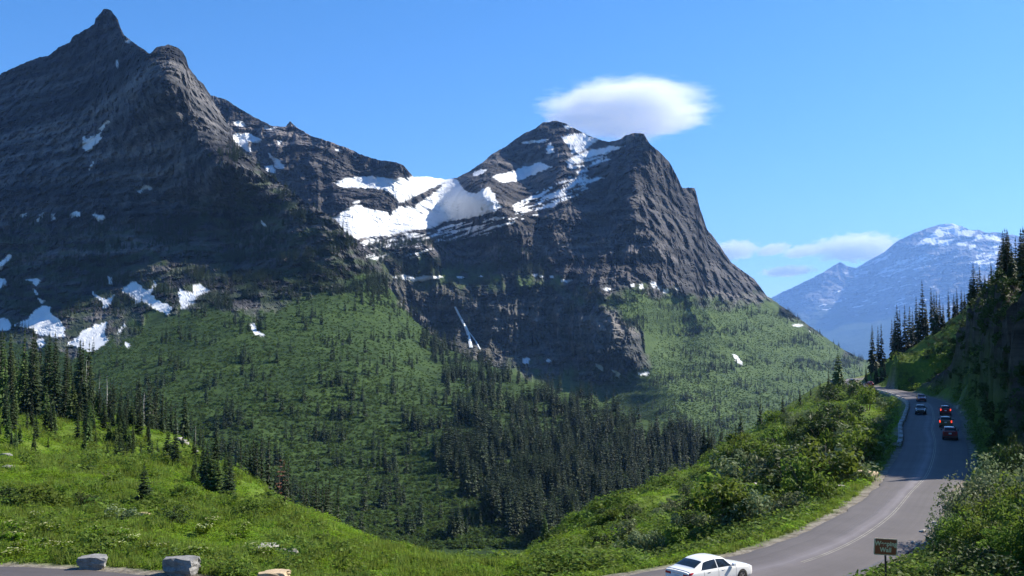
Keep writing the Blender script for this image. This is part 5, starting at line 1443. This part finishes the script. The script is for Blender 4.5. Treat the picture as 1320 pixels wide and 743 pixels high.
# ------------------------------------------------------------------ clouds
def cloud(name, px, py, D, wpx, hpx, depth, seed, mat, label, boxy=0.0):
    x, y, z = P(px, py, D)
    sx, sz = wpx / F * D / 2, hpx / F * D / 2
    bm = bmesh.new(); bmesh.ops.create_icosphere(bm, subdivisions=4, radius=1.0)
    me = bpy.data.meshes.new(name); bm.to_mesh(me); bm.free(); me.materials.append(mat)
    o = link(name, me, None, (x, y, z)); o.scale = (sx, depth / 2, sz)
    return tag(o, label, "cloud")
def cloud_mat(name, dens, stretch, cut, gain, seed):
    m = bpy.data.materials.new(name); m.use_nodes = True
    nt = m.node_tree; nt.nodes.clear()
    out = N(nt, "ShaderNodeOutputMaterial"); v = N(nt, "ShaderNodeVolumePrincipled")
    v.inputs["Color"].default_value = (0.997, 0.997, 0.997, 1); v.inputs["Anisotropy"].default_value = 0.0
    tcn = N(nt, "ShaderNodeTexCoord")
    ln = N(nt, "ShaderNodeVectorMath", operation='LENGTH'); nt.links.new(tcn.outputs["Object"], ln.inputs[0])
    mp = N(nt, "ShaderNodeMapping"); mp.inputs["Scale"].default_value = stretch; mp.inputs["Location"].default_value = (seed, seed * .7, seed * .3)
    nt.links.new(tcn.outputs["Object"], mp.inputs[0])
    no = N(nt, "ShaderNodeTexNoise"); no.inputs["Scale"].default_value = 1.0; no.inputs["Detail"].default_value = 6; no.inputs["Roughness"].default_value = .6
    nt.links.new(mp.outputs[0], no.inputs["Vector"])
    # density = dens * clamp(gain * (1.6 - 2.2 r + (noise - 0.5) * cut)): nothing left at the rim r = 1
    a = N(nt, "ShaderNodeMath", operation='MULTIPLY_ADD'); a.inputs[1].default_value = -2.2; a.inputs[2].default_value = 1.6; nt.links.new(ln.outputs["Value"], a.inputs[0])
    b = N(nt, "ShaderNodeMath", operation='SUBTRACT'); nt.links.new(no.outputs[0], b.inputs[0]); b.inputs[1].default_value = .5
    c = N(nt, "ShaderNodeMath", operation='MULTIPLY_ADD'); nt.links.new(b.outputs[0], c.inputs[0]); c.inputs[1].default_value = cut; nt.links.new(a.outputs[0], c.inputs[2])
    d = N(nt, "ShaderNodeMath", operation='MULTIPLY'); d.use_clamp = True; nt.links.new(c.outputs[0], d.inputs[0]); d.inputs[1].default_value = gain
    e = N(nt, "ShaderNodeMath", operation='MULTIPLY'); nt.links.new(d.outputs[0], e.inputs[0]); e.inputs[1].default_value = dens
    nt.links.new(e.outputs[0], v.inputs["Density"])
    nt.links.new(v.outputs[0], out.inputs["Volume"])
    return m
cloud("cloud", 806, 143, 24000, 305, 88, 6000, 1, cloud_mat("lens_cloud_vapour", .0030, (3.0, 3.0, 7.0), 2.0, 1.5, 3.0), "bright lens-shaped cloud floating above the middle mountain's summit")
for (px, py, w, h, lab, sd) in [(1105, 320, 118, 36, "largest puffy cloud touching the far snowy mountain near the horizon", 1), (1034, 324, 40, 15, "small puffy cloud left of the largest one near the horizon", 2), (996, 322, 34, 14, "smallest puffy cloud between two others near the horizon", 4), (946, 323, 58, 24, "puffy cloud beside the middle mountain's falling ridge", 6), (1015, 350, 62, 12, "thin flat cloud low above the distant valley", 8)]:
    cloud("cloud", px, py, 48000, w * 1.35, h * 1.35, 6500, sd, cloud_mat("puffy_cloud_vapour", .0020, (7.0, 4.0, 3.2), 3.2, 1.3, sd * 2.3), lab)

# small growth on the ledges of the rock wall and the slope above it
LEDGE = [shrub_leaves("ledge_scrub_mesh", M['darkbush'], 600 + i, 90, 6, 0.2, 0.8) for i in range(3)]
put("ledge_scrub", 900, inview & up_side & (gcw > 0.15) & (RRR < 270), LEDGE, 0.7, 1.5)
put("hillside_scrub", 1500, (np.abs(azd) < 33) & up_side & (RRR > 120) & (RRR < 360) & (gd > 3.5) & (gcw < 0.2), LEDGE, 0.6, 1.3)
